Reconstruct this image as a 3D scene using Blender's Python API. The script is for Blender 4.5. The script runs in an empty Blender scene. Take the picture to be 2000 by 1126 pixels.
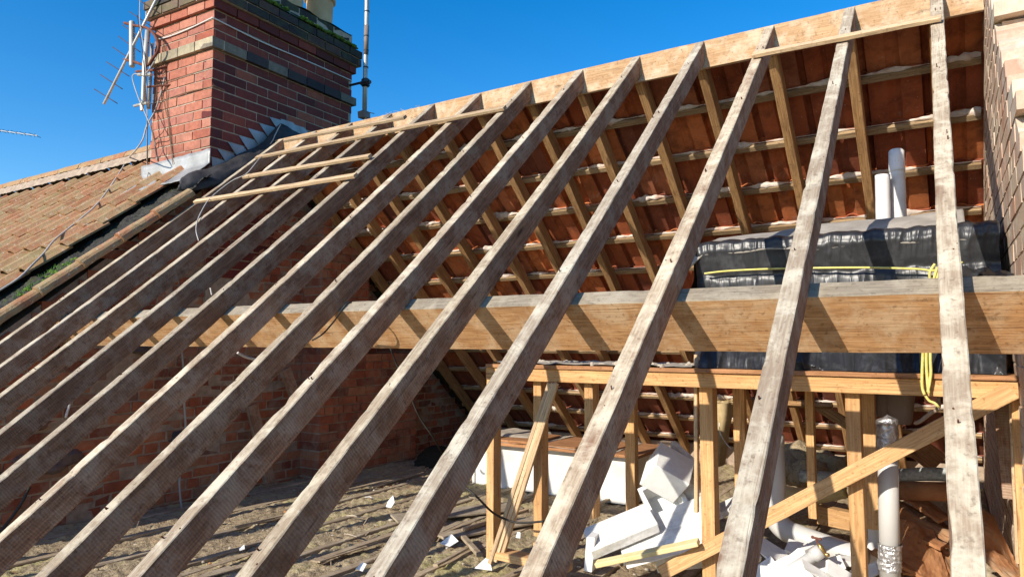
import bpy, bmesh, math, random
from mathutils import Vector, Matrix, Euler, noise
random.seed(7)
scene = bpy.context.scene
col = scene.collection
PI = math.pi
R = math.radians

# ------------------------------------------------------------------ camera
# metres; origin = apex of the front rafters at the right hand end, X along the ridge, Y to the back, Z up
CAM = Vector((-0.0393, -3.8636, -1.714))
YAW, PIT, FPX = 0.5627, 0.0732, 1346.94
CF = Vector((-math.sin(YAW)*math.cos(PIT), math.cos(YAW)*math.cos(PIT), math.sin(PIT)))
CR = Vector((math.cos(YAW), math.sin(YAW), 0))
CU = CR.cross(CF)
cam = bpy.data.cameras.new('camera')
cam.sensor_width = 36.0
cam.lens = FPX/2000*36.0
cam.clip_start = 0.05
cam.clip_end = 3000
camo = bpy.data.objects.new('camera', cam)
col.objects.link(camo)
camo.matrix_world = Matrix(((CR.x, CU.x, -CF.x, CAM.x), (CR.y, CU.y, -CF.y, CAM.y), (CR.z, CU.z, -CF.z, CAM.z), (0, 0, 0, 1)))
scene.camera = camo

# ------------------------------------------------------------------ sky, sun, exposure
SUN = Vector((0.29, 1.0, -0.52)).normalized()      # direction the light travels
w = bpy.data.worlds.new('World')
scene.world = w
w.use_nodes = True
nt = w.node_tree
nt.nodes.clear()
sky = nt.nodes.new('ShaderNodeTexSky')
sky.sky_type = 'NISHITA'
sky.sun_disc = False
sky.sun_elevation = math.asin(-SUN.z)
sky.sun_rotation = math.atan2(-SUN.x, -SUN.y)
sky.altitude = 0
sky.air_density = 1.0
sky.dust_density = 0.3
sky.ozone_density = 3.0
hs_ = nt.nodes.new('ShaderNodeHueSaturation')
hs_.inputs['Saturation'].default_value = 1.42
hs_.inputs['Hue'].default_value = 0.503
bg = nt.nodes.new('ShaderNodeBackground')
bg.inputs['Strength'].default_value = 0.15
wo = nt.nodes.new('ShaderNodeOutputWorld')
nt.links.new(sky.outputs[0], hs_.inputs['Color'])
nt.links.new(hs_.outputs[0], bg.inputs[0])
nt.links.new(bg.outputs[0], wo.inputs[0])
sl = bpy.data.lights.new('sun', 'SUN')
sl.energy = 4.5
sl.angle = R(0.5)
sl.color = (1.0, 0.925, 0.80)
so = bpy.data.objects.new('sun', sl)
col.objects.link(so)
so.rotation_euler = SUN.to_track_quat('-Z', 'Y').to_euler()
vs = scene.view_settings
vs.view_transform = 'Standard'
vs.look = 'None'
vs.gamma = 1.0
vs.exposure = 0.5
try: vs.use_curve_mapping = False
except Exception: pass
scene.cycles.max_bounces = 6
scene.cycles.diffuse_bounces = 4

# ------------------------------------------------------------------ numbers shared by the roof
A = 0.71135                      # pitch of the front slope
B = R(41.0)                      # pitch of the back slope
SA, CA, SB, CB = math.sin(A), math.cos(A), math.sin(B), math.cos(B)
RX = [0, -.3813, -.7782, -1.1633, -1.5562, -1.941, -2.3238, -2.7282, -3.1406, -3.5555, -3.9744, -4.387, -4.7936]
RW, RD = .0515, .0955
FLOOR = -2.95
XL, XR = -5.05, 0.17             # inner faces of the two party walls

def ray(px, py):
    return CF + CR*((px-1000)/FPX) - CU*((py-563)/FPX)
def plane(px, py, n, c):
    d = ray(px, py); n = Vector(n)
    return CAM + d*((c - n.dot(CAM))/n.dot(d))
def HX(px, py, x): return plane(px, py, (1, 0, 0), x)
def HY(px, py, y): return plane(px, py, (0, 1, 0), y)
def HZ(px, py, z=FLOOR): return plane(px, py, (0, 0, 1), z)
def HS(px, py, off=0): return plane(px, py, (0, -SA, CA), off)
def fs(x, t, off=0): return Vector((x, -t*CA-off*SA, -t*SA+off*CA))     # front slope: along t, off above
def bs(x, t, off=0): return Vector((x, t*CB+off*SB, -t*SB+off*CB))      # back slope
def nz(x, y=0, z=0): return noise.noise(Vector((x, y, z)))

# ------------------------------------------------------------------ materials
class NT:
    def __init__(s, name):
        s.m = bpy.data.materials.new(name); s.m.use_nodes = True
        s.t = s.m.node_tree; s.p = s.t.nodes['Principled BSDF']
    def n(s, typ, **kw):
        o = s.t.nodes.new('ShaderNode'+typ)
        for k, v in kw.items():
            if k in o.inputs.keys(): 
                if isinstance(v, bpy.types.NodeSocket): s.t.links.new(v, o.inputs[k])
                else: o.inputs[k].default_value = v
            else: setattr(o, k, v)
        return o
    def l(s, a, b): s.t.links.new(a, b)
    def obj(s, scale=(1, 1, 1), rnd=True):
        tc = s.n('TexCoord')
        mp = s.n('Mapping', Scale=scale)
        if rnd:
            oi = s.n('ObjectInfo'); mu = s.n('Math', operation='MULTIPLY'); s.l(oi.outputs['Random'], mu.inputs[0]); mu.inputs[1].default_value = 37.0
            ad = s.n('VectorMath', operation='ADD'); s.l(tc.outputs['Object'], ad.inputs[0]); s.l(mu.outputs[0], ad.inputs[1]); s.l(ad.outputs[0], mp.inputs['Vector'])
        else: s.l(tc.outputs['Object'], mp.inputs['Vector'])
        return mp.outputs[0]
    def noise(s, vec, scale, detail=5, rough=.6, dist=0):
        o = s.n('TexNoise', Scale=scale, Detail=detail, Roughness=rough, Distortion=dist); s.l(vec, o.inputs['Vector']); return o.outputs['Fac']
    def ramp(s, fac, stops, interp='LINEAR'):
        o = s.n('ValToRGB'); s.l(fac, o.inputs[0]); cr = o.color_ramp; cr.interpolation = interp
        while len(cr.elements) < len(stops): cr.elements.new(.5)
        for e, (p, c) in zip(cr.elements, stops):
            e.position = p; e.color = (*c, 1) if isinstance(c, tuple) else (c, c, c, 1)
        return o.outputs[0]
    def mix(s, fac, a, b, mode='MIX'):
        o = s.n('Mix', data_type='RGBA', blend_type=mode)
        for i, v in ((0, fac), (6, a), (7, b)):
            if isinstance(v, bpy.types.NodeSocket): s.l(v, o.inputs[i])
            else: o.inputs[i].default_value = v if not isinstance(v, tuple) else (*v, 1)
        return o.outputs[2]
    def out(s, color=None, rough=.85, bump=None, bd=.003, bstr=.6, spec=.25, metal=0):
        if color is not None:
            if isinstance(color, tuple): s.p.inputs['Base Color'].default_value = (*color, 1)
            else: s.l(color, s.p.inputs['Base Color'])
        if isinstance(rough, bpy.types.NodeSocket): s.l(rough, s.p.inputs['Roughness'])
        else: s.p.inputs['Roughness'].default_value = rough
        s.p.inputs['Specular IOR Level'].default_value = spec
        s.p.inputs['Metallic'].default_value = metal
        if bump is not None:
            b = s.n('Bump', Strength=bstr, Distance=bd); s.l(bump, b.inputs['Height']); s.l(b.outputs[0], s.p.inputs['Normal'])
        return s.m

def wood(name, a, b, dark, stain=.45, saw=0.0, dust=None, rough=.85, knots=True, bstr=.7, rust=None):
    s = NT(name)
    v = s.obj((1.4, 26, 26)); v1 = s.obj((1, 1, 1)); vs2 = s.obj((2.5, 7, 7))
    g = s.noise(v, 1.6, 7, .65, .6)
    g2 = s.noise(v, 6, 4, .6)
    big = s.noise(vs2, 1.3, 5, .6, .4)
    c = s.ramp(g, [(.3, a), (.7, b)])
    c = s.mix(s.ramp(g2, [(.42, .55), (.6, 0.0)]), c, dark)
    c = s.mix(s.ramp(big, [(.5-.0, 0.0), (.72, stain)]), c, dark)
    if knots:
        vo = s.n('TexVoronoi', Scale=1.0, Randomness=1.0); s.l(s.obj((2.3, 9, 9)), vo.inputs['Vector'])
        c = s.mix(s.ramp(vo.outputs['Distance'], [(.04, .8), (.12, 0.0)]), c, rust or tuple(x*.35 for x in dark))
        if rust: c = s.mix(s.ramp(vo.outputs['Distance'], [(.08, .55), (.24, 0.0)]), c, rust)
    if dust:
        d = s.noise(v1, 9, 8, .7, .3)
        c = s.mix(s.ramp(d, [(.45, 0.0), (.62, .75)]), c, dust)
    sp = s.noise(v1, 60, 3, .6)
    c = s.mix(s.ramp(sp, [(.3, .5), (.42, 0.0)]), c, tuple(x*.5 for x in dark))
    oi = s.n('ObjectInfo'); vr = s.ramp(oi.outputs['Random'], [(0, (.78, .76, .74)), (.35, (1.0, .96, .9)), (.7, (1.0, 1.0, 1.0)), (1, (1.18, 1.12, 1.05))])
    c = s.mix(1.0, c, vr, 'MULTIPLY')
    ck = s.noise(s.obj((.55, 22, 22)), 1.0, 3, .5, .3); mk = s.noise(s.obj((.9, 2, 2)), 1.6, 3, .5)
    line = s.ramp(ck, [(.492, 0.0), (.4985, 1.0), (.5015, 1.0), (.508, 0.0)])
    c = s.mix(s.mix(1.0, line, s.ramp(mk, [(.46, 0.0), (.6, .75)]), 'MULTIPLY'), c, tuple(x*.45 for x in dark))
    h = s.mix(.5, g, g2)
    if saw:
        wv = s.n('TexWave', wave_type='BANDS', bands_direction='X', Scale=30, Distortion=5.0, Detail=3); wv.inputs['Detail Scale'].default_value = .6
        s.l(v1, wv.inputs['Vector'])
        h = s.mix(.45, h, wv.outputs['Fac'])
        c = s.mix(s.ramp(wv.outputs['Fac'], [(.0, saw), (.5, 0.0)]), c, dark)
    return s.out(c, rough, h, .004, bstr)

M = {}
M['old_side'] = wood('rafter_side_wood', (.30, .155, .09), (.45, .27, .17), (.13, .065, .04), .6, .16, dust=(.44, .335, .25))
M['old_top'] = wood('rafter_top_wood', (.34, .275, .20), (.48, .41, .31), (.22, .15, .10), .5, 0, dust=(.60, .54, .42), bstr=.9, rust=(.15, .065, .035))
M['purlin'] = wood('purlin_wood', (.48, .25, .105), (.64, .385, .19), (.28, .14, .06), .75, 0, dust=(.60, .43, .27))
M['dusty'] = wood('dusty_grey_wood', (.26, .22, .165), (.36, .315, .245), (.16, .13, .10), .5, 0, dust=(.40, .355, .28), knots=False)
M['ridge'] = wood('ridge_board_wood', (.42, .25, .125), (.56, .38, .22), (.30, .17, .085), .4, 0, dust=(.58, .47, .34))
M['back'] = wood('back_rafter_wood', (.44, .25, .10), (.58, .36, .17), (.2, .10, .05), .6, 0)
M['batten'] = wood('batten_wood', (.48, .34, .2), (.64, .5, .34), (.3, .2, .12), .4, 0)
M['bbatten'] = wood('back_batten_wood', (.33, .22, .115), (.50, .37, .22), (.17, .11, .065), .5, 0, knots=False)
M['pine'] = wood('new_pine', (.58, .34, .145), (.70, .46, .235), (.40, .2, .08), .4, 0)
M['pine_lath'] = wood('sawn_lath', (.6, .42, .25), (.72, .55, .36), (.36, .24, .13), .3, 0, knots=False)
M['board'] = wood('rust_brown_board', (.42, .2, .09), (.52, .28, .14), (.2, .09, .04), .5, 0, knots=False)
M['joist'] = wood('joist_wood', (.36, .28, .19), (.48, .39, .28), (.2, .14, .09), .5, 0, dust=(.50, .43, .32))

def brickmat(name, stops, soot=(.03, .028, .03), sootamt=.0, pale=None, palamt=0, tint2=None):
    s = NT(name)
    at = s.n('Attribute', attribute_name='tint')
    c = s.ramp(at.outputs['Fac'], stops)
    v = s.obj((1, 1, 1), False)
    n1 = s.noise(v, 22, 8, .7); n2 = s.noise(v, 3.2, 5, .6, .5); n3 = s.noise(v, 90, 4, .6)
    c = s.mix(s.ramp(n1, [(.3, .45), (.7, 0.0)]), c, tuple(x*.55 for x in stops[0][1]))
    c = s.mix(s.ramp(n3, [(.62, 0.0), (.75, .35)]), c, (.5, .4, .33))
    if sootamt: c = s.mix(s.ramp(n2, [(.45, 0.0), (.7, sootamt)]), c, soot)
    if palamt: c = s.mix(s.ramp(s.noise(v, 6, 8, .7, .6), [(.45, 0.0), (.62, palamt)]), c, pale)
    return s.out(c, .9, s.mix(.5, n1, n3), .004, .7)
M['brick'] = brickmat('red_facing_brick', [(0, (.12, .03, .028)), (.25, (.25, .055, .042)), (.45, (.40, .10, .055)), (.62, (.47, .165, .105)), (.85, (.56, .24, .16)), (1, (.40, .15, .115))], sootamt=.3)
M['blackbrick'] = brickmat('sooty_brick', [(0, (.035, .03, .032)), (.35, (.06, .05, .05)), (.6, (.14, .075, .06)), (.85, (.09, .07, .06)), (1, (.24, .16, .11))], sootamt=.6, pale=(.09, .13, .04), palamt=.35)
M['buffbrick'] = brickmat('buff_band_brick', [(0, (.035, .033, .04)), (.35, (.09, .075, .07)), (.45, (.2, .17, .14)), (.6, (.42, .35, .23)), (1, (.60, .51, .34))], sootamt=.18)
M['inbrick'] = brickmat('attic_brick', [(0, (.24, .07, .04)), (.4, (.42, .12, .06)), (.75, (.54, .17, .075)), (.92, (.44, .24, .13)), (1, (.20, .10, .08))], soot=(.07, .045, .036), sootamt=.5, pale=(.40, .29, .2), palamt=.45)
M['wallbrick'] = brickmat('limewashed_brick', [(0, (.54, .33, .23)), (.4, (.62, .43, .31)), (.75, (.66, .50, .36)), (1, (.56, .30, .20))], soot=(.36, .25, .19), sootamt=.3, pale=(.66, .58, .45), palamt=.75)
M['darkstone'] = brickmat('sooty_rubble', [(0, (.09, .07, .065)), (.6, (.2, .15, .14)), (1, (.3, .17, .13))], sootamt=.6)
def plain(name, a, b, sc=12, rough=.9, bd=.004, bstr=.6, spec=.2, metal=0, c3=None, det=7):
    s = NT(name); v = s.obj((1, 1, 1))
    n1 = s.noise(v, sc, det, .65, .2); n2 = s.noise(v, sc*6, 4, .6)
    c = s.ramp(n1, [(.32, a), (.68, b)])
    if c3: c = s.mix(s.ramp(s.noise(v, sc*.45, 5, .6, .6), [(.52, 0.0), (.66, .8)]), c, c3)
    return s.out(c, rough, s.mix(.5, n1, n2), bd, bstr, spec, metal)
M['mortar'] = plain('lime_mortar', (.33, .265, .20), (.50, .42, .33), 25)
M['inmortar'] = plain('attic_mortar', (.26, .19, .14), (.46, .36, .27), 18)
M['torching'] = plain('lime_torching', (.46, .37, .31), (.70, .62, .55), 22, c3=(.46, .27, .2))
M['cream'] = plain('pot_clay', (.50, .33, .17), (.62, .44, .25), 9, .7)
M['lead'] = plain('lead_sheet', (.24, .235, .225), (.42, .41, .39), 7, .5, .004, .5, .5, .35, c3=(.42, .42, .42))
M['felt'] = plain('black_felt', (.012, .011, .010), (.06, .055, .045), 26, .7, .014, 1.0, .3, c3=(.05, .06, .015))
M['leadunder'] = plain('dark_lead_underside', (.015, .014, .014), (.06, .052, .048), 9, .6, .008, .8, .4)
M['moss'] = plain('moss', (.05, .11, .015), (.16, .24, .04), 30, .95, .01, .9)
M['flaunch'] = plain('mossy_mortar', (.13, .15, .06), (.24, .24, .16), 9, .95, .01, .8, c3=(.13, .2, .04))
M['grass'] = plain('grass_blade', (.08, .22, .02), (.18, .34, .05), 8)
M['galv'] = plain('galvanised_tube', (.38, .37, .33), (.52, .50, .45), 8, .5, .001, .2, .5, .5)
M['alloy'] = plain('dull_aluminium', (.5, .49, .48), (.64, .63, .62), 10, .5, .001, .2, .5, .2)
M['rod'] = plain('dark_rod', (.05, .035, .035), (.1, .07, .065), 20, .6)
M['rust'] = plain('rusty_iron', (.10, .035, .025), (.22, .09, .06), 20, .9)
M['blackiron'] = plain('black_iron', (.012, .012, .014), (.04, .04, .045), 20, .5, spec=.5)
M['cable'] = plain('grey_cable', (.34, .31, .28), (.48, .45, .42), 6, .7)
M['cablebrown'] = plain('brown_cable', (.16, .1, .06), (.24, .16, .1), 6, .7)
M['cableblack'] = plain('black_cable', (.02, .018, .016), (.05, .045, .04), 6, .5)
M['cablewhite'] = plain('white_cable', (.62, .6, .56), (.75, .73, .7), 6, .5)
M['pvc'] = plain('grey_pvc', (.50, .49, .47), (.57, .56, .54), 5, .4, .001, .2, .5, c3=(.46, .44, .41))
M['pvcdark'] = plain('brown_grey_pvc', (.2, .16, .14), (.27, .22, .19), 5, .5)
M['poly'] = plain('polystyrene', (.73, .72, .69), (.82, .81, .78), 40, .8, .002, .4)
M['polydirty'] = plain('dusty_polystyrene', (.54, .52, .49), (.76, .75, .72), 30, .9, .002, .5)
M['pir'] = plain('yellow_foam', (.66, .52, .24), (.76, .64, .36), 14, .9)
M['whitepanel'] = plain('dirty_white_board', (.64, .62, .57), (.76, .74, .69), 5, .7, .001, .3, c3=(.58, .54, .49))
M['jacket'] = plain('white_pipe_jacket', (.70, .68, .66), (.78, .77, .76), 10, .5, .003, .5, .4, c3=(.62, .58, .54))
M['rope'] = plain('yellow_rope', (.58, .48, .10), (.74, .66, .26), 60, .8)
M['brass'] = plain('brass', (.42, .27, .09), (.55, .38, .15), 20, .35, .001, .3, .5, .8)
M['clay'] = plain('old_clay_tile', (.30, .125, .055), (.48, .24, .11), 8, .88, .004, .7, c3=(.42, .31, .20))
M['clothtape'] = plain('patterned_lagging', (.25, .28, .27), (.50, .53, .52), 60, .8, .002, .8, det=2)
M['paper'] = plain('white_scrap', (.66, .67, .68), (.76, .77, .78), 12, .7)
M['plaster'] = plain('fallen_plaster', (.45, .36, .27), (.6, .52, .42), 16, .95)
M['mat'] = plain('black_matting', (.015, .012, .008), (.05, .042, .03), 60, .95, .01, 1)
M['root'] = plain('dry_root', (.24, .17, .12), (.42, .33, .26), 20)
M['straw'] = plain('straw', (.42, .3, .14), (.6, .46, .25), 20)
M['dust'] = plain('grey_dust', (.34, .29, .23), (.48, .42, .34), 18)
M['iron_nail'] = plain('rusty_nail', (.06, .025, .018), (.14, .05, .03), 30)
M['ground'] = plain('rough_grass_ground', (.05, .08, .025), (.12, .12, .06), .7)

def tilemat():
    s = NT('weathered_pantile'); at = s.n('Attribute', attribute_name='tint')
    c = s.ramp(at.outputs['Fac'], [(0, (.27, .10, .05)), (.5, (.40, .17, .085)), (1, (.36, .20, .11))])
    v = s.obj((1, 1, 1), False)
    c = s.mix(s.ramp(s.noise(v, 5, 8, .75, .5), [(.40, 0.0), (.60, .85)]), c, (.36, .27, .14))
    c = s.mix(s.ramp(s.noise(v, 34, 5, .7), [(.6, 0.0), (.68, .8)]), c, (.62, .56, .46))
    c = s.mix(s.ramp(s.noise(v, 16, 6, .7), [(.3, .7), (.42, 0.0)]), c, (.12, .07, .04))
    c = s.mix(s.ramp(s.noise(v, 2.3, 6, .7), [(.54, 0.0), (.72, .6)]), c, (.19, .18, .06))
    return s.out(c, .92, s.noise(v, 50, 6, .7), .006, .8)
M['pantile'] = tilemat()
def tilein():
    s = NT('tile_underside'); at = s.n('Attribute', attribute_name='tint')
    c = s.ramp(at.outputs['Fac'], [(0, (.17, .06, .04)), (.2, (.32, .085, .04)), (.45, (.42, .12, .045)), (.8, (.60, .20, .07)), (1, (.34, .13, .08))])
    v = s.obj((1, 1, 1), False)
    c = s.mix(s.ramp(s.noise(v, 9, 7, .7, .4), [(.35, .65), (.55, 0.0)]), c, (.12, .04, .025))
    c = s.mix(s.ramp(s.noise(v, 5.5, 8, .75, .7), [(.6, 0.0), (.74, .65)]), c, (.42, .33, .28))
    c = s.mix(s.ramp(s.noise(v, 70, 3, .6), [(.66, 0.0), (.74, .7)]), c, (.5, .38, .3))
    return s.out(c, .88, s.noise(v, 30, 6, .7), .004, .7)
M['tilein'] = tilein()
def plasticmat(name, c, rough, amt=.012):
    s = NT(name); v = s.obj((1, 1, 1), False); v2 = s.obj((22, 10, 5), False)
    a = s.noise(v2, 1.4, 3, .55, 1.6)
    return s.out(s.ramp(s.noise(v, 14, 6, .7), [(.5, c), (.75, tuple(x*2.2+.012 for x in c))]), rough, a, amt, 1.0, .4)
M['plastic'] = plasticmat('black_polythene', (.024, .024, .026), .36, .002)
M['tank'] = plasticmat('black_tank_plastic', (.03, .032, .035), .4, .001)
M['cover'] = plain('dusty_cover', (.25, .22, .19), (.40, .36, .31), 9, .8, .006, .8)
def foilmat():
    s = NT('silver_foil_tape'); v = s.obj((1, 1, 1))
    n1 = s.noise(v, 28, 4, .6, 1.5)
    return s.out(s.ramp(n1, [(.35, (.34, .34, .35)), (.65, (.75, .75, .76))]), .3, n1, .01, 1.0, .5, .75)
M['foil'] = foilmat()
def woolmat():
    s = NT('yellow_mineral_wool_and_dust'); v = s.obj((1, 1, 1), False)
    n1 = s.noise(v, 1.7, 6, .7, .6); n2 = s.noise(v, 24, 7, .75); n3 = s.noise(v, 70, 4, .6)
    c = s.ramp(n1, [(.35, (.36, .27, .17)), (.52, (.44, .35, .22)), (.64, (.50, .44, .20))])
    c = s.mix(s.ramp(n2, [(.34, .75), (.5, 0.0)]), c, (.13, .09, .055))
    c = s.mix(s.ramp(n3, [(.62, 0.0), (.72, .6)]), c, (.6, .5, .34))
    c = s.mix(s.ramp(s.noise(v, 9, 5, .6), [(.66, 0.0), (.72, .5)]), c, (.42, .18, .09))
    return s.out(c, .97, s.mix(.5, n2, n3), .02, 1.0)
M['wool'] = woolmat()

# ------------------------------------------------------------------ object helpers
def tag(o, label=None, cat=None, group=None, kind=None):
    if label: o['label'] = label
    if cat: o['category'] = cat
    if group: o['group'] = group
    if kind: o['kind'] = kind
    return o
def empty(name, loc=(0, 0, 0)):
    o = bpy.data.objects.new(name, None); o.empty_display_size = .1; o.location = loc; col.objects.link(o); return o
class MB:
    def __init__(s): s.v = []; s.f = []; s.mi = []; s.t = []
    def add(s, vs, fs, mi=0, tint=.5):
        b = len(s.v); s.v += [tuple(v) for v in vs]
        for f in fs: s.f.append([b+i for i in f]); s.mi.append(mi); s.t.append(tint)
    def box(s, o, ax, ay, az, j=0, mi=0, tint=.5):
        o, ax, ay, az = map(Vector, (o, ax, ay, az)); vs = []
        for k in (0, 1):
            for jx, jy in ((0, 0), (1, 0), (1, 1), (0, 1)):
                p = o+ax*jx+ay*jy+az*k
                if j: p = p+Vector((random.uniform(-j, j), random.uniform(-j, j), random.uniform(-j, j)))
                vs.append(p)
        s.add(vs, [(0, 3, 2, 1), (4, 5, 6, 7), (0, 1, 5, 4), (1, 2, 6, 5), (2, 3, 7, 6), (3, 0, 4, 7)], mi, tint)
    def grid(s, fn, nu, nv, mi=0, tint=.5, wrap=False):
        vs = [fn(i/nu, j/nv) for j in range(nv+1) for i in range(nu+1)]
        s.add(vs, [(j*(nu+1)+i, j*(nu+1)+i+1, (j+1)*(nu+1)+i+1, (j+1)*(nu+1)+i) for j in range(nv) for i in range(nu)], mi, tint)
    def tube(s, pts, r, n=8, mi=0, cap=True, tint=.5):
        pts = [Vector(p) for p in pts]; k = len(pts); up = None; rings = []
        for i, p in enumerate(pts):
            d = (pts[min(i+1, k-1)]-pts[max(i-1, 0)]).normalized()
            if up is None: up = d.orthogonal().normalized()
            up = (up-d*up.dot(d)).normalized(); q = d.cross(up)
            rr = r[i] if isinstance(r, (list, tuple)) else r
            rings.append([p+up*(rr*math.cos(2*PI*a/n))+q*(rr*math.sin(2*PI*a/n)) for a in range(n)])
        vs = [v for ring in rings for v in ring]
        fs_ = [(i*n+a, i*n+(a+1) % n, (i+1)*n+(a+1) % n, (i+1)*n+a) for i in range(k-1) for a in range(n)]
        if cap: fs_ += [tuple(range(n))[::-1], tuple((k-1)*n+a for a in range(n))]
        s.add(vs, fs_, mi, tint)
    def build(s, name, mats, parent=None, smooth=False, mw=None, solid=0):
        me = bpy.data.meshes.new(name); me.from_pydata(s.v, [], s.f)
        mats = mats if isinstance(mats, (list, tuple)) else [mats]
        for m in mats: me.materials.append(m if not isinstance(m, str) else M[m])
        me.polygons.foreach_set('material_index', s.mi)
        at = me.attributes.new('tint', 'FLOAT', 'FACE'); at.data.foreach_set('value', s.t)
        if smooth: me.polygons.foreach_set('use_smooth', [True]*len(s.f))
        bm = bmesh.new(); bm.from_mesh(me)
        if smooth or solid: bmesh.ops.recalc_face_normals(bm, faces=bm.faces)
        bm.to_mesh(me); bm.free(); me.update()
        o = bpy.data.objects.new(name, me); col.objects.link(o)
        if mw is not None: o.matrix_world = mw
        if parent: o.parent = parent
        if solid:
            md = o.modifiers.new('thickness', 'SOLIDIFY'); md.thickness = solid; md.offset = 0
        return o
def frame(P0, P1, up):
    P0, P1, up = Vector(P0), Vector(P1), Vector(up)
    x = (P1-P0).normalized(); z = (up-x*up.dot(x)).normalized(); y = z.cross(x)
    m = Matrix((x, y, z)).transposed().to_4x4(); m.translation = P0
    return m, (P1-P0).length
def timber(name, P0, P1, up, wd, ht, mats, seg=None, rough=.0015, ch=.003, sag=None, shear0=0, shear1=0, parent=None, nails=0, seed=None, chips=.0, shared=None):
    """beam whose top face centre line runs P0 -> P1; local X is the grain"""
    mw, L = frame(P0, P1, up)
    rs = random.Random(seed if seed is not None else int(abs(P0[0]*7919+P0[2]*4801+P0[1]*313)*10) & 0xffff)
    seg = seg or max(2, int(L/.06)); so_ = rs.uniform(0, 90)
    sec = [(-wd/2+ch, 0), (wd/2-ch, 0), (wd/2, -ch), (wd/2, -ht+ch), (wd/2-ch, -ht), (-wd/2+ch, -ht), (-wd/2, -ht+ch), (-wd/2, -ch)]
    vs, fs_, mi = [], [], []
    for i in range(seg+1):
        x0 = L*i/seg; bend = Vector((0, nz(x0*.5, so_)*rough*2.4, nz(x0*.5, so_+9)*rough*1.6))
        for k, (y, z) in enumerate(sec):
            x = x0+((-z)*shear0*(1-i/seg) if shear0 else 0)+(z*shear1*(i/seg) if shear1 else 0)
            jit = Vector((0, nz(x0*5, k*3.1, so_)*rough*.6+nz(x0*30, k*3.1, so_)*rough*.35, nz(x0*5, k*3.1+50, so_)*rough*.6+nz(x0*30, k*3.1+50, so_)*rough*.35))
            if chips and k in (0, 1, 2, 7):
                cc = max(0, nz(x0*17, (k in (1, 2))*40, so_+3)-.34)*chips
                jit.z -= cc; jit.y -= (1 if y > 0 else -1)*cc
            dz = sag(x0) if sag else 0
            vs.append((x, y+jit.y+bend.y, z+jit.z+bend.z+dz))
    for i in range(seg):
        for k in range(8):
            fs_.append((i*8+k, i*8+(k+1) % 8, (i+1)*8+(k+1) % 8, (i+1)*8+k)); mi.append(1 if k in (0, 1, 7) else 0)
    b = MB(); b.add(vs, [f[::-1] for f in fs_]); b.mi = mi
    b.add([vs[k] for k in range(8)], [tuple(range(8))]); b.add([vs[seg*8+k] for k in range(8)], [tuple(range(8))[::-1]])
    if isinstance(mats, str): mats = [mats, mats]
    for q in range(nails):
        x = rs.uniform(.1, L-.1) if nails > 30 else L*(q//2+.5)/(nails/2)+rs.uniform(-.03, .03); y = rs.uniform(-.7, .7)*wd/2; z = (sag(x) if sag else 0)
        bx = x; b.tube([(bx, y, z-.004), (bx+rs.uniform(-.006, .006), y, z+rs.choice((.0015, .002, .012)))], rs.uniform(.0014, .0026), 6, 2)
    return b.build(name, list(mats)+['iron_nail'], parent, mw=mw)
def smooth_pts(pts, n=6):
    P = [Vector(p) for p in pts]; out = []
    for i in range(len(P)-1):
        a, b, c, d = P[max(i-1, 0)], P[i], P[i+1], P[min(i+2, len(P)-1)]
        for k in range(n):
            t = k/n
            out.append(.5*((2*b)+(c-a)*t+(2*a-5*b+4*c-d)*t*t+(3*b-a-3*c+d)*t**3))
    return out+[P[-1]]
def cable(name, pts, r, m, label=None, cat='cable', parent=None, n=6, group=None):
    b = MB(); b.tube(smooth_pts(pts), r, 6); o = b.build(name, m, parent, smooth=True)
    if not parent: tag(o, label, cat, group)
    return o
def lump(b, c, s, seed, res=8, mi=0, rough=.35, tint=.5):
    c = Vector(c)
    def fn(u, v):
        th, ph = u*2*PI, v*PI
        d = Vector((math.cos(th)*math.sin(ph), math.sin(th)*math.sin(ph), math.cos(ph)))
        k = 1+rough*noise.noise(d*1.7+Vector((seed, 0, 0)))
        return c+Vector((d.x*s[0], d.y*s[1], d.z*s[2]))*k
    b.grid(fn, res, res//2+1, mi, tint)
ORD = ['first', 'second', 'third', 'fourth', 'fifth', 'sixth', 'seventh', 'eighth', 'ninth', 'tenth', 'eleventh', 'twelfth', 'thirteenth']

# ------------------------------------------------------------------ ground and attic floor
b = MB(); b.add([(-900, -900, -8.5), (900, -900, -8.5), (900, 900, -8.5), (-900, 900, -8.5)], [(0, 1, 2, 3)])
tag(b.build('ground', 'ground'), kind='structure')
b = MB(); b.box((-5.4, -3.6, FLOOR-.17), (6.0, 0, 0), (0, 7.4, 0), (0, 0, .06)); tag(b.build('attic_floor', 'plaster'), kind='structure')
joist_x = [-4.85+.4*i for i in range(13)]
def wool_fn(u, v):
    x, y = -5.04+5.2*u, -3.3+6.5*v
    d = min(abs(x-j) for j in joist_x)
    h = FLOOR-.008+.024*nz(x*2.2, y*.9, 3)+.016*nz(x*12, y*2.5, 7)+.014*nz(x*34, y*22, 1)
    if d < .05: h = min(h, FLOOR-.002+.02*nz(x*9, y*4, 8))
    if d < .03: h -= .008
    return (x, y, h)
b = MB(); b.grid(wool_fn, 440, 420); tag(b.build('mineral_wool', 'wool', smooth=True), 'dusty yellow mineral wool between the attic joists', 'insulation', kind='stuff')
for i, x in enumerate(joist_x):
    if -4.9 < x < .1:
        o = timber('joist', (x, -3.4, FLOOR+.008), (x+.02, 3.2, FLOOR-.005), (0, 0, 1), .048, .11, 'joist', rough=.006, seg=60)
        tag(o, f'dusty ceiling joist in the attic floor, {ORD[i]} from the left brick wall', 'joist', 'ceiling joists along the attic floor')

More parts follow.
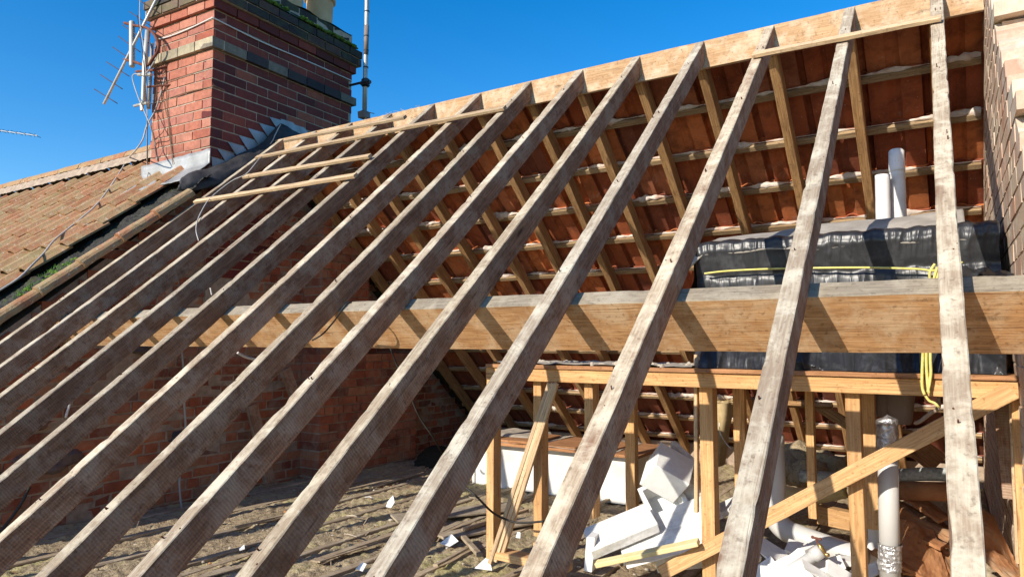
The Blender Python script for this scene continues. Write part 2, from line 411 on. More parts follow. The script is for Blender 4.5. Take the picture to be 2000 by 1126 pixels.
# ------------------------------------------------------------------ brickwork
def brickwork(b, O, U, W, Nn, ul, rows, keep=None, h=.075, bl=.225, j=.0025, gap=.010, depth=.03, rec=.004, tf=None, hdr=0, u0=0, mi=0, zo=0, miss=0):
    """bricks proud of a mortar backing; O lower corner, U along, W up, Nn outwards"""
    O, U, W, Nn = Vector(O), Vector(U), Vector(W), Vector(Nn)
    for r in range(rows):
        z = r*h; header = hdr and r % hdr == hdr-1
        L_ = .1125 if header else bl; u = u0-(L_/2 if (r % 2) else 0)-.0
        while u < u0+ul-.012:
            a, c = max(u, u0), min(u+L_, u0+ul)
            if c-a > .025 and (not keep or keep((a+c)/2, z+h/2)) and not (miss and random.random() < miss):
                t = tf(random.random(), r, (a+c)/2, z) if tf else random.random()
                off = random.uniform(-j, j)
                p = O+U*(a+gap/2+random.uniform(-.002, .002))+W*(z+gap/2+random.uniform(-.0015, .0015)+zo)+Nn*(-depth)
                b.box(p, U*(c-a-gap), W*(h-gap), Nn*(depth+rec+off), j*.8, mi, t)
            u += L_

# left party wall seen from inside: upper stack, wider breast below with a stepped shoulder, dark recess behind
lw = empty('brick_gable_wall', (XL, 0, FLOOR)); tag(lw, 'red brick party wall with a chimney breast inside the attic', 'wall')
def under(y, z, d=.0): return z < (y*math.tan(A) if y < 0 else -y*math.tan(B))-d
b = MB()
rows = 46; zb = -3.1
brickwork(b, (XL, -3.5, zb), (0, 1, 0), (0, 0, 1), (1, 0, 0), 6.7, rows, lambda u, z: under(u-3.5, z+zb, .02) and not (u-3.5 < -1.1 and z+zb > FLOOR+.2 and nz(u*2, z*2) > .34), j=.006, depth=.08, hdr=4, h=.078, gap=.015)
b.build('brick_face', 'inbrick', lw).location = (-XL, 0, -FLOOR)
b = MB()   # breast, standing proud
brickwork(b, (-4.8, .47, zb), (0, 1, 0), (0, 0, 1), (1, 0, 0), 1.32, 16, lambda u, z: True, j=.005, depth=.25, hdr=5, h=.078, tf=lambda t, r, u, z: t*.9)
brickwork(b, (-4.8, .47, -1.86), (0, 1, 0), (0, 0, 1), (1, 0, 0), .60, 22, lambda u, z: u < .60-.0 and under(u+.47, z-1.86, .12), j=.005, depth=.25, hdr=5, h=.078)
brickwork(b, (-4.8, 1.79, zb), (-1, 0, 0), (0, 0, 1), (0, 1, 0), .25, 16, None, j=.004, depth=.1, h=.078)
b.build('chimney_breast', 'inbrick', lw).location = (-XL, 0, -FLOOR)
b = MB()
b.box((-5.28, -3.5, zb), (.225, 0, 0), (0, 1.9, 0), (0, 0, .9), 0)
def mortar_wall(b, x0, x1, ya, yb, d, top=None, z0=zb, n=24):
    for i in range(n):
        y0, y1 = ya+(yb-ya)*i/n, ya+(yb-ya)*(i+1)/n
        zt0, zt1 = [(y*math.tan(A) if y < 0 else -y*math.tan(B))-d for y in (y0, y1)]
        if top is not None: zt0, zt1 = min(zt0, top), min(zt1, top)
        if min(zt0, zt1) <= z0: continue
        b.add([(x0, y0, z0), (x1, y0, z0), (x1, y1, z0), (x0, y1, z0), (x0, y0, zt0), (x1, y0, zt0), (x1, y1, zt1), (x0, y1, zt1)],
              [(0, 3, 2, 1), (4, 5, 6, 7), (0, 1, 5, 4), (1, 2, 6, 5), (2, 3, 7, 6), (3, 0, 4, 7)])
b = MB(); mortar_wall(b, -5.28, XL-.001, -3.5, 3.3, .03); mortar_wall(b, -5.05, -4.806, .48, 1.78, .2, top=-1.87, n=6); mortar_wall(b, -5.05, -4.806, .48, 1.06, .14, z0=-1.88, n=6)
b.build('mortar_core', 'inmortar', lw).location = (-XL, 0, -FLOOR)
for pts in ([(-4.96, .10, FLOOR+.0), (-4.97, .12, -2.75)],): pass
b = MB()
for k in range(60):                    # dark rubble packed in the broken lower corner
    y = random.uniform(-2.3, -.6); z = random.uniform(-2.6, -1.5)
    if under(y, z, .25) and nz(y*1.3, z*1.3, 4) > -.05: lump(b, (XL-.0, y, z), (.05, random.uniform(.05, .11), random.uniform(.03, .06)), k, 8, tint=random.random())
b.build('rubble_stone', 'darkstone', lw).location = (-XL, 0, -FLOOR)
# bricks bedded on top of the wall beside the twelfth bay
b = MB()
for k in range(16):
    t = .9+k*.2; o_ = fs(-5.16+random.uniform(-.02, .02), t, -.1)
    u, wv = (fs(0, 1)-fs(0, 0)), (fs(0, 0, 1)-fs(0, 0, 0))
    b.box(o_, u*.17, Vector((.10, 0, 0)), wv*.06, .008, 0, random.random())
b.build('wall_head_brick', 'inbrick', lw).location = (-XL, 0, -FLOOR)

# right party wall, limewashed, its head racked back in broken bricks
rw = empty('limewashed_brick_wall', (XR, 0, FLOOR)); tag(rw, 'pale pink lime washed brick wall with a broken raking top', 'wall')
b = MB()
ruf = lambda y: .035*nz(y*6, 2)+.02
brickwork(b, (XR, -3.4, zb), (0, 1, 0), (0, 0, 1), (-1, 0, 0), 6.6, 46, lambda u, z: under(u-3.4, z+zb, -.02 if u < 3.4 else .06), j=.0012, depth=.1, hdr=4, h=.072, rec=.002, gap=.012)
b.build('brick_face', 'wallbrick', rw).location = (-XR, 0, -FLOOR)
b = MB()
for r in range(46):                     # through bricks forming the ragged head seen end on
    z = zb+r*.072
    yr = (z+.05)/math.tan(A) if z < 0 else 0
    for k, xx in enumerate((XR+.012, XR+.125)):
        for q in range(2):
            y0 = yr+.02+random.uniform(-.05, .03)-(.0)+q*.11
            b.box((xx+random.uniform(0, .02), y0, z+.005), (.098, 0, 0), (0, .10, 0), (0, 0, .06), .013, 0, random.random())
b.build('racked_head_brick', 'wallbrick', rw).location = (-XR, 0, -FLOOR)
b = MB(); mortar_wall(b, XR+.001, XR+.26, -3.4, 3.3, .0)
b.build('mortar_core', M['wallbrick'], rw).location = (-XR, 0, -FLOOR)

# ------------------------------------------------------------------ front rafters
TOPS = 4.45
for i, x in enumerate(RX):
    sag = lambda s: -.00565*s*(3-s)
    rsd = random.Random(i)
    o = timber('rafter', fs(x-RW/2, -.002), fs(x-RW/2, TOPS), (0, -SA, CA), RW, RD, ['old_side', 'old_top'], seg=150, rough=.0024, ch=.003,
               sag=sag, shear0=math.tan(A), nails=14, seed=i*7+3, chips=.012)
    where = 'nearest the pale brick wall' if i == 0 else (f'{ORD[i]} from the pale brick wall' if i < 12 else 'farthest left, beside the verge tiles')
    tag(o, f'weathered grey front slope rafter, {where}', 'rafter', 'bare rafters of the stripped front slope')
# ridge board, in three lengths butted end to end reads as one piece
o = timber('ridge_board', (-4.92, .0125, .002), (XR-.005, .0125, .002), (0, 0, 1), .025, .162, ['ridge', 'ridge'], seg=90, rough=.002, ch=.002)
tag(o, 'long pale tan ridge board along the top of the rafters', 'ridge board')

# ------------------------------------------------------------------ back slope: rafters, battens, tiles
for i, x in enumerate(RX):
    dx = random.Random(i+50).uniform(-.012, .0)
    o = timber('back_rafter', bs(x-RW/2+dx, .028), bs(x-RW/2+dx+random.uniform(-.02, .02), 4.3), (0, SB, CB), RW, RD, ['back', 'back'], seg=70, rough=.0035, shear0=math.tan(B), seed=i*3+1, chips=.012)
    tag(o, f'brown back slope rafter under the clay tiles, {ORD[i]} from the lime washed brick wall', 'rafter', 'rafters of the tiled back slope')
GA = .337
for k in range(12):
    t = .43+GA*k
    o = timber('tile_batten', bs(-5.0, t+.018, .026), bs(XR-.01, t+.018, .026), (0, SB, CB), .038, .025, 'bbatten', seg=80, rough=.003, seed=k+300)
    tag(o, f'thin batten under the back slope tiles, {ORD[k]} row down from the ridge', 'batten', 'battens under the back slope tiles')
roof = empty('tiled_roof_slope', (0, 0, 0)); tag(roof, 'orange clay tiled back slope seen from underneath through the rafters', 'roof')
TW = .3
prof = [(0, .0), (.006, .030), (.024, .036), (.034, .004), (.06, 0), (.125, .001), (.135, .014), (.15, .024), (.17, .024), (.185, .014), (.195, .001), (.26, 0), (.294, .002), (.2995, .02)]
b = MB()
for k in range(-1, 12):
    t0 = .43+GA*k-.012; t1 = t0+GA+.055
    for c in range(18):
        x0 = -5.2+c*TW+random.uniform(-.003, .003)+.04*(0)
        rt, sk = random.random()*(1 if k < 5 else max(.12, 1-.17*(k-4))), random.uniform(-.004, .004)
        vs = []
        for tt, base in ((max(t0, .03), .030), (t1, .052)):
            for (px_, h_) in prof: vs.append(bs(x0+px_+(sk if tt == t1 else 0), tt+random.uniform(-.001, .001), base+h_+sk))
        n_ = len(prof); top = [Vector(v)+Vector((0, SB, CB))*.013 for v in vs]
        b.add(vs, [(i, i+1, n_+i+1, n_+i) for i in range(n_-1)], 0, rt)
        b.add(top, [(i, n_+i, n_+i+1, i+1) for i in range(n_-1)], 0, rt)
        b.add(vs[n_:]+top[n_:], [(i, i+1, n_+i+1, n_+i) for i in range(n_-1)], 0, rt)
        b.add(vs[:n_]+top[:n_], [(i, n_+i, n_+i+1, i+1) for i in range(n_-1)], 0, rt)
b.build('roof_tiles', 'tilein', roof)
b = MB(); b.add([bs(-5.3, .16, .112), bs(.6, .16, .112), bs(.6, 4.4, .112), bs(-5.3, 4.4, .112)], [(0, 1, 2, 3)]); b.build('roof_filler_sheet', 'felt', roof)  # dark sheet added outside the tiles to block sky light leaking through gaps
for k in range(0, 12):                # lime torching squeezed along the heads of the tiles
    b = MB(); t = .43+GA*k-.004
    def fn(u, v):
        x = -4.98+u*(XR+4.97); an = v*PI
        r_ = .003+.030*max(0, nz(x*6, k*7.3)*1.5+.25)*(1+1.0*nz(x*24, v*2, k))
        return bs(x, t-math.cos(an)*r_*.8-.004, .028-math.sin(an)*r_*.8+.003*nz(x*40, k))
    b.grid(fn, 420, 5)
    b.build('mortar_fillet', 'torching', roof, smooth=True)
# rear ridge capping still bedded on the back slope and solid eaves wall at the back
b = MB(); b.box((-5.3, 3.2, -3.2), (5.8, 0, 0), (0, .2, 0), (0, 0, .42)); b.build('eaves_course', 'inmortar', roof)

# ------------------------------------------------------------------ front purlin, canted square to the slope
pc = Vector((0, -1.6856, -1.5907)); upv = Vector((0, -SA, CA)); along = Vector((0, CA, SA))
pm = pc+along*.035
o = timber('purlin', (-5.12, pm.y, pm.z), (.42, pm.y, pm.z), upv, .070, .2195, ['purlin', 'dusty'], seg=120, rough=.0022, ch=.003, seed=11, chips=.008)
tag(o, 'deep orange brown purlin with grey dusty top crossing under the front rafters', 'purlin')

# ------------------------------------------------------------------ battens left nailed on the front slope
def fbatten(p0, p1, off0, label, wd=.038, ht=.022, end=0):
    o = timber('slating_batten', HS(*p0, off0), HS(*p1, off0), (0, -SA, CA), wd, ht, 'batten', rough=.003, seg=40, seed=len(label))
    tag(o, label, 'batten', 'battens still nailed on the front rafters'); return o
fbatten((1470, 104), (1838, 30), .022, 'short pale batten across the three rafters nearest the lime washed wall')
fbatten((500, 305), (985, 208), .022, 'long thin pale batten high on the left rafters, just below the ridge')
fbatten((475, 343), (722, 302), .022, 'pale batten with snapped end, second below the ridge board on the left')
fbatten((380, 391), (694, 340), .022, 'lowest pale batten left on the front slope, running from the lead flashing')
fbatten((556, 272), (790, 226), .030, 'pale batten lying close along the ridge board beside the chimney')
b = MB()
for k in range(70):
    p = HS(random.uniform(690, 890), 0, .03); x = p.x; x = random.uniform(-3.85, -3.2); t = random.uniform(.04, .2)
    q = fs(x, t, .0+random.uniform(0, .03)); d = Vector((random.uniform(-.06, .06), random.uniform(-.02, .02), random.uniform(-.02, .02)))
    b.tube([q, q+d*.5+Vector((0, 0, .004)), q+d], .0009, 4)
tag(b.build('nest_straw', 'straw'), 'wisps of dry straw caught under the ridge board', 'straw', kind='stuff')

# ------------------------------------------------------------------ chimney stack
K = Vector((-5.024, -.535, 0)); PH = R(2.5)
FD = Vector((-math.cos(PH), -math.sin(PH), 0)); SD = Vector((-math.sin(PH), math.cos(PH), 0)); FN = -SD; SN = -FD
UPZ = Vector((0, 0, 1))
CW, CD = .80, 1.62; H = .0813
fy = lambda px, py, d=.012: plane(px, py, tuple(FN), FN.dot(K)+d)
sy = lambda px, py, d=.012: plane(px, py, tuple(SN), SN.dot(K)+d)
ch = empty('chimney_stack', (K.x, K.y, -.9)); tag(ch, 'tall red brick chimney stack with dark corbelled cap and lead flashing', 'chimney')
def chb(name, mb, mats, **kw):
    o = mb.build(name, mats, ch, **kw); o.location = (-K.x, -K.y, .9); return o
def ring(b, z, out, mi, tf=None, h=H, par=0, j=.002, gap=.0115):
    """one course round the stack, faces pushed out by `out`"""
    O = K+UPZ*z
    for U, Nn, L_, first in ((FD, FN, CW, par), (SD, SN, CD, 1-par)):
        u = -out; end = L_+out; k = 0
        lens = []
        while u < end-.01:
            l_ = .112 if (k == 0 and first) else .225
            c = min(u+l_, end)
            if c-u < .05 and k: break
            p = O+U*(u+gap/2*(1 if k else 0))+UPZ*(gap/2)-Nn*.12
            t = tf(random.random(), U is FD, u) if tf else random.random()*.95
            b.box(p, U*(c-u-gap*(1 if k else .5)), UPZ*(h-gap), Nn*(.12+out+.002+random.uniform(-j, j)), .0016, mi, t)
            u += l_; k += 1
z0 = -.244-H*12
b = MB()
nb = 0
z = z0
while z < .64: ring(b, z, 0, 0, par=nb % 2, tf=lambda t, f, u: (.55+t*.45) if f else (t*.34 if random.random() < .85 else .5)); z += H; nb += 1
zb1 = z                                       # string course
z += .09
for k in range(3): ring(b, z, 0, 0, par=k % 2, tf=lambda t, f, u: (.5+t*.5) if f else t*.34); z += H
zc = z
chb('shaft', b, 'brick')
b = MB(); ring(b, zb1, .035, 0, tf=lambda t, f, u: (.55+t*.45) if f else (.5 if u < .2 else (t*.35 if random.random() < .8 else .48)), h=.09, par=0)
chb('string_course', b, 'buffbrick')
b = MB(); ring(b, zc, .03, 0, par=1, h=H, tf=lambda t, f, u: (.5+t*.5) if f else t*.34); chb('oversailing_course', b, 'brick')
b = MB()
for k, (out, hh) in enumerate(((.065, H), (.07, H))):
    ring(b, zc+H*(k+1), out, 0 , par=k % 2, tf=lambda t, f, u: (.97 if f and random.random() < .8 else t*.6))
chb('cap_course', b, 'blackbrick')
b = MB()
for k in range(2): ring(b, zc+H*3+k*H, -.005, 0, par=k % 2, tf=lambda t, f, u: t*.75)
chb('blocking_course', b, 'blackbrick')
b = MB()                                       # mortar core
b.box(K+FD*.004+SD*.004+UPZ*(z0-.3)-FN*0, FD*(CW-.008), SD*(CD-.008), UPZ*(zc+H*5-z0+.29))
b.box(K+FD*-.056+SD*-.056+UPZ*(zc+H*1.02), FD*(CW+.112), SD*(CD+.112), UPZ*(H*1.9))
b.box(K+FD*-.026+SD*-.026+UPZ*(zb1+.008), FD*(CW+.052), SD*(CD+.052), UPZ*.074)
chb('mortar_core', b, 'mortar')
b = MB()                                       # flaunching with moss running over the set back
def fl(u, v):
    # sloping fillet round the foot of the blocking course on the two visible sides
    L_ = CW+CD; s = u*L_; k = v
    out = .078*(1-k)+.004; zz = zc+H*3+.004+k*(.045+.05*abs(nz(s*1.7, 4)))+.006*nz(s*7, v*3)*k
    if s < CW: return K+FD*(CW-s)+FN*out+UPZ*zz
    return K+SD*(s-CW)+SN*out+UPZ*zz
b.grid(fl, 90, 6)
def fl2(u, v): return K+FD*(u*CW)+SD*(v*CD)+UPZ*(zc+H*5+.005+.06*math.sin(PI*u)**.7*math.sin(PI*v)**.45+.02*nz(u*6, v*9))
b.grid(fl2, 24, 30)
chb('mossy_flaunching', b, 'flaunch', smooth=True)
b = MB()
for k in range(260):
    s_ = random.uniform(.1, CD); up_ = max(0, nz(s_*2.2, 7)+.35)
    q = K+SD*s_+SN*random.uniform(.0, .07)+UPZ*(zc+H*3+.01+random.uniform(0, .10)*up_)
    if nz(s_*3.1, 2) > -.25: lump(b, q, (random.uniform(.012, .03), random.uniform(.015, .04), random.uniform(.006, .018)), k, 6)
chb('moss_cushions', b, 'moss', smooth=True)['kind'] = 'stuff'
for k, (s_, scale_) in enumerate(((.62, 1), (1.02, 1), (1.42, 1))):
    c = K+FD*(.27)+SD*s_+UPZ*(zc+H*5+.03); b = MB()
    b.tube([c, c+UPZ*.30], [.125, .135], 24, cap=False); b.tube([c+UPZ*.30, c+UPZ*.305, c+UPZ*.35, c+UPZ*.355], [.135, .158, .158, .135], 24, cap=False)
    b.tube([c+UPZ*.355, c+UPZ*.50], [.138, .13], 24, cap=False); b.tube([c+UPZ*.50, c+UPZ*.1], [.13, .1], 24, cap=False)
    o = chb('chimney_pot', b, 'cream', smooth=True)
    b = MB(); b.tube([c+UPZ*.5, c+UPZ*.52, c+UPZ*.56, c+UPZ*.575], [.134, .155, .155, .134], 24, cap=False); b.build('pot_rim', 'cream', o, smooth=True)
    if k == 2: o['label'] = 'buff clay chimney pot nearest the aerial pole'
# stepped lead flashing up the side, bib at the front
b = MB()
hbase = []
for px_, y_ in ((413, 306), (425, 291), (445, 277), (466, 264), (484, 250), (506, 240), (526, 228), (548, 232), (570, 242)):
    w_ = 30 if px_ < 540 else 24
    q = [(px_, y_), (px_+w_, y_+w_*.32), (px_+w_+8, y_+w_*.32+14), (px_+w_-4, y_+46), (px_+4, y_+46)] if px_ == 413 else [(px_, y_), (px_+w_, y_+w_*.30), (px_+w_+10, y_+w_*.30+12), (px_+w_, y_+40), (px_+22, y_+34)]
    b.add([sy(a_, c_, .008+.004*i+(.003 if px_ % 2 else 0)) for i, (a_, c_) in enumerate(q)], [(0, 4, 3, 2, 1)])
chb('stepped_flashing', b, 'lead', solid=.003)
P_up = [(352, 352, -5.02), (372, 336, -5.0), (420, 325, -4.985), (470, 300, -4.98), (505, 284, -4.97), (520, 270, -4.97), (548, 243, -4.96), (575, 256, -4.93), (603, 270, -4.9)]
P_mid = [(350, 362, -4.93), (372, 352, -4.9), (425, 340, -4.86), (470, 318, -4.86), (505, 302, -4.86), (525, 290, -4.86), (556, 265, -4.86), (585, 268, -4.86), (610, 275, -4.86)]
P_dn = [(345, 372, -4.97), (385, 372, -4.9), (440, 358, -4.87), (480, 338, -4.87), (510, 322, -4.87), (535, 308, -4.87), (570, 290, -4.87), (600, 282, -4.87), (622, 278, -4.87)]
rowsP = [smooth_pts([HX(*q) for q in row], 6) for row in (P_up, P_mid, P_dn)]
b = MB()
def lf(u, v):
    n_ = len(rowsP[0])-1; i = min(n_, int(round(u*n_))); a, m_, d = rowsP[0][i], rowsP[1][i], rowsP[2][i]
    p = a*(1-v)**2+m_*2*v*(1-v)+d*v*v
    return p+Vector((.012*nz(u*16, v*4), .012*nz(u*16, v*4, 9), .012*nz(u*18, v*5, 5)))
b.grid(lf, len(rowsP[0])-1, 10)
chb('curled_lead_sheet', b, 'leadunder', smooth=True, solid=.004)
b = MB()
def lb(u, v):
    a = K+FD*(u*(CW+.12)-.02)+FN*.004+UPZ*(-.17+.0)*1
    d = v
    y = K.y-.02-d*.24
    q = K+FD*(u*(CW+.12)-.02)
    yy = q.y-.01-max(0, d-.25)*.26; zz = yy*math.tan(A)+.165+(.12 if d < .25 else 0)*(1-d*4)+.008*nz(u*12, v*5)
    return Vector((q.x, yy, zz))
b.grid(lb, 40, 12); chb('front_apron', b, 'lead', smooth=True, solid=.004)

# ------------------------------------------------------------------ neighbouring roof on the left
nr = empty('neighbouring_roof', (-8, 0, 0)); tag(nr, 'lichen covered orange pantile roof sloping away left of the chimney', 'roof')
OFF = .105
np_ = [(0, 0.0), (.03, -.004), (.12, -.006), (.17, .0), (.20, .018), (.225, .038), (.25, .045), (.275, .040), (.30, .022), (.33, .004)]
b = MB(); tw = .265
for r in range(14):
    for c in range(30):
        t0 = .2+r*.305; t1 = t0+.305+.04
        x1 = -5.34-.26*max(0, t0-1.55)*.9-c*tw
        if c == 0: x1 += random.uniform(-.02, .03)
        if t0 < 1.1 and x1 > -5.85-.0 and c == 0 and False: continue
        tt = random.random(); vs = []; jt = random.uniform(-.004, .004)
        for tq, lift in ((t0, 0), (t1, .024)):
            for (px_, h_) in np_:
                vs.append(fs(x1-.2915+px_*.8833, tq+random.uniform(-.001, .001), OFF+h_+lift+jt*(1 if lift else 0)))
        n_ = len(np_); low = [Vector(v)-Vector((0, -SA, CA))*.014 for v in vs]
        b.add(vs, [(i, n_+i, n_+i+1, i+1) for i in range(n_-1)], 0, tt)
        b.add(vs[n_:]+low[n_:], [(i, i+1, n_+i+1, n_+i) for i in range(n_-1)], 0, tt)
        b.add([vs[n_-1], vs[2*n_-1], low[2*n_-1], low[n_-1]], [(0, 1, 2, 3)], 0, tt)
o = b.build('pantiles', 'pantile', nr); o.location = (8, 0, 0)
b = MB()
x = -13.3; k = 0
while x < -5.9:                                   # ridge tiles bedded on mortar
    L_ = .45
    def rg(u, v, x=x, L_=L_):
        an = PI*(v*1.0); r_ = .125+.006*nz(x, v*3)
        return Vector((x+u*(L_-.012), -math.cos(an)*r_*1.42+.01, .118+math.sin(an)*r_*.86+.005*nz(u*3, v*5, x)))
    b.grid(rg, 5, 10, 0, random.random()); b.grid(lambda u, v: rg(1, v)*1.0 if False else Vector(rg(1, v))-Vector((0, 0, .015*u)), 1, 10, 0, .5)
    x += L_
o = b.build('ridge_tiles', 'pantile', nr, smooth=False); o.location = (8, 0, 0)
b = MB()
b.grid(lambda u, v: Vector((-13.3+u*7.4, -.165-.06*v-.010*nz(u*90, v), .115-.10*v+.014*nz(u*110, v*4))), 300, 4)
b.build('ridge_bedding', 'inmortar', nr, smooth=True).location = (8, 0, 0)
b = MB(); b.add([fs(-13.3, .05, .03), fs(-5.5, .05, .03), fs(-6.0, 4.3, .03), fs(-13.3, 4.3, .03)], [(0, 3, 2, 1)])
b.add([(-13.3, 0, .02), (-5.0, 0, .02), (-5.0, 3.4, -2.9), (-13.3, 3.4, -2.9)], [(0, 1, 2, 3)])
b.build('roof_filler_sheet', 'felt', nr).location = (8, 0, 0)
# the black valley lining, the row of verge tiles beside it, moss and grass in it
b = MB()
def vf(u, v):
    t = .75+v*3.4; xa = -5.50-.20*max(0, t-1.5); xb = -4.90-.11*(t-1.25)
    x = xa+(xb-xa)*u
    return fs(x, t, .055+.03*(abs(u-.5)*2)**2-.0+.022*nz(x*14, t*9)+.010*nz(x*50, t*50))
b.grid(vf, 40, 420)
valley = b.build('valley_lining', 'felt', smooth=True); tag(valley, 'strip of lumpy black bitumen felt between the two roofs', 'roofing felt')
b = MB()
for k in range(12):
    t0 = 1.0+k*.305; x0 = -4.855-.115*(t0-1.0)
    def hr(u, v, t0=t0, x0=x0):
        an = PI*v*1.15-.1; r_ = .040+.006*u
        return fs(x0-math.cos(an)*r_-.02*u, t0+u*.33, .05+math.sin(an)*r_+.012*u+.003*nz(u*6, v*5, t0))
    b.grid(hr, 8, 9, 0, random.random())
    b.grid(lambda u, v, hr=hr: Vector(hr(1, v))*1-Vector((0, 0, .0))+(fs(x0, t0+.33, .045)-Vector(hr(1, v)))*u*.3, 2, 9, 0, .4)
vt = b.build('verge_tiles', 'pantile', smooth=False, solid=.010); tag(vt, 'row of half round clay verge tiles beside the bare rafters', 'verge tiles')
b = MB(); rs_ = random.Random(3)
spots = [(395, 500), (300, 555), (130, 515), (320, 550), (60, 565), (215, 600), (50, 590), (240, 560), (265, 545), (75, 555)]
tuft = [HS(112, 522, .07), HS(58, 562, .07), HS(74, 552, .07), HS(138, 512, .07)]
for c in tuft:
    for k in range(26):
        p = c+Vector((rs_.uniform(-.025, .025), rs_.uniform(-.05, .05), 0)); h_ = rs_.uniform(.008, .028)
        p = fs(p.x, -p.y/CA*1.0, .075)
        b.tube([p, p+Vector((rs_.uniform(-.015, .015), rs_.uniform(-.015, .015), h_))], [.002, .0006], 4)
tag(b.build('grass_tufts', 'grass'), 'small bright green grass tufts growing in the felt valley', 'grass', kind='stuff')
b = MB()
for c in tuft+[HS(*q, .07) for q in ((140, 508), (20, 590), (45, 540))]:
    for k in range(4):
        q = c+Vector((rs_.uniform(-.06, .06), rs_.uniform(-.08, .08), 0)); q = fs(q.x, -q.y/CA, .062); lump(b, q, (.016, .016, .01), k, 8)
tag(b.build('moss_patches', 'moss', smooth=True), 'cushions of green moss on the felt valley and verge tiles', 'moss', kind='stuff')

# ------------------------------------------------------------------ aerials, pole, cables
def py_(px, py, y=-.66): return HY(px, py, y)
ae = empty('television_aerial', py_(300, 45)); tag(ae, 'slanted television aerial with eight cross rods left of the chimney', 'aerial')
def chd(o, par): o.location = tuple(-Vector(par.location)); return o
b = MB(); b.tube([py_(203, 203), py_(330, -50)], .0115, 8); chd(b.build('boom', 'alloy', ae, smooth=True), ae)
for a_, c_ in (((184, 174), (229, 202)), ((196, 146), (239, 174)), ((208, 121), (252, 149)), ((220, 92), (262, 121)), ((231, 71), (274, 102)), ((239, 49), (290, 84)), ((253, 23), (296, 52)), ((264, -4), (306, 22))):
    b = MB(); b.tube([py_(*a_), py_(*c_)], .0045, 6); chd(b.build('cross_rod', 'rod', ae, smooth=True), ae)
b = MB(); b.tube([py_(258, 42), py_(258, 44), py_(258, 128), py_(258, 131)], [.019, .024, .024, .02], 14); chd(b.build('dipole_tube', 'galv', ae, smooth=True), ae)
br = empty('aerial_bracket', py_(300, 90)); tag(br, 'rusty bent bracket and straps clamping the aerial mast to the chimney', 'bracket')
for pts in ([(243, 45), (262, 50), (285, 54), (300, 66), (309, 85), (308, 100), (298, 115), (287, 128), (265, 122), (243, 116)],):
    b = MB(); b.tube(smooth_pts([py_(*q) for q in pts], 5), .012, 8); chd(b.build('bent_arm', 'rust', br, smooth=True), br)
b = MB(); b.tube([py_(266, 140), py_(300, 137), K+FD*.6+UPZ*.62], .011, 6); b.tube([py_(288, 170), K+FD*.55+UPZ*.45], .009, 6); chd(b.build('wall_strap', 'rust', br), br)
b = MB(); b.tube([py_(262, 207), py_(292, 200)], .012, 6); b.tube([py_(277, 203), py_(278, 216)], .016, 8); chd(b.build('clamp', 'galv', br), br)
b = MB(); b.tube([py_(270, 146), py_(296, 146)], .014, 6); chd(b.build('clamp', 'galv', br), br)
b = MB(); b.tube([py_(289, 60), py_(283, 125), py_(280, 200), py_(279, 204)], [.022, .022, .020, .018], 12); 
tag(b.build('short_mast', 'galv', smooth=True), 'short grey mast tube held by the bracket on the chimney corner', 'mast')
b = MB(); b.tube([py_(297, 85, -.60), py_(291, 213, -.60)], .013, 10)
tag(b.build('thin_mast', 'galv', smooth=True), 'thin pale tube standing against the chimney front behind the mast', 'mast')
pl = empty('aerial_pole', HY(712, 230, 1.05)); tag(pl, 'tall thin grey pole clamped to the right side of the chimney', 'pole')
b = MB(); b.tube([HY(712, 222, 1.05), HY(713.5, 150, 1.05), HY(716, 55, 1.05), HY(719, -160, 1.05)], .0235, 12); chd(b.build('pole_tube', 'galv', pl, smooth=True), pl)
b = MB(); b.tube([HY(714.8, 108, 1.05), HY(716.2, 50, 1.05)], .0245, 12); chd(b.build('lower_sleeve', 'pvcdark', pl, smooth=True), pl)
for y_ in (98, 70, 22, 131):
    b = MB(); b.tube([HY(716-(y_-50)*.02, y_, 1.05), HY(716-(y_-50)*.02, y_+2, 1.05)], .027, 12); chd(b.build('tape_band', 'blackiron', pl), pl)
b = MB(); b.tube([K+SD*(CD-.03)+UPZ*.93+SN*0-UPZ*.07, HY(712, 160, 1.03)], .013, 8); chd(b.build('bracket_arm', 'blackiron', pl), pl)
b = MB(); b.tube([HY(714, 154, 1.05), HY(714, 156, 1.05), HY(714, 168, 1.05), HY(714, 170, 1.05)], [.03, .042, .042, .03], 10)
b.tube([HY(705, 163, 1.0), HY(723, 160, 1.0)], .02, 6); chd(b.build('pole_clamp', 'blackiron', pl), pl)
b = MB(); c = HY(711, 224, 1.03); b.box(c+Vector((-.045, -.04, -.035)), (.09, 0, 0), (0, .08, 0), (0, 0, .065), .004); b.tube([c+Vector((.04, 0, .02)), HY(731, 222, 1.0)], .004, 5); chd(b.build('foot_clamp', 'pvcdark', pl), pl)
fa = empty('distant_aerial', HY(10, 258, 6)); tag(fa, 'small distant aerial poking into the sky at the left edge', 'aerial')
b = MB(); b.tube([HY(-140, 236, 6), HY(73, 265, 6)], .014, 6); b.tube([HY(-138, 236, 6), HY(-138, 236, 6)+Vector((0, 0, -3.6))], .022, 8); chd(b.build('boom', 'alloy', fa), fa)
for px_ in (1, 16, 33, 50, 68, -20, -40, -60):
    y_ = 255+px_*.136; b = MB(); c = HY(px_, y_, 6)
    b.tube([c+Vector((-.03, -.16, .04)), c+Vector((.03, .16, -.04))], .008, 5); b.tube([c+Vector((0, 0, -.05)), c+Vector((0, 0, .05))], .012, 5); chd(b.build('cross_rod', 'rod', fa), fa)

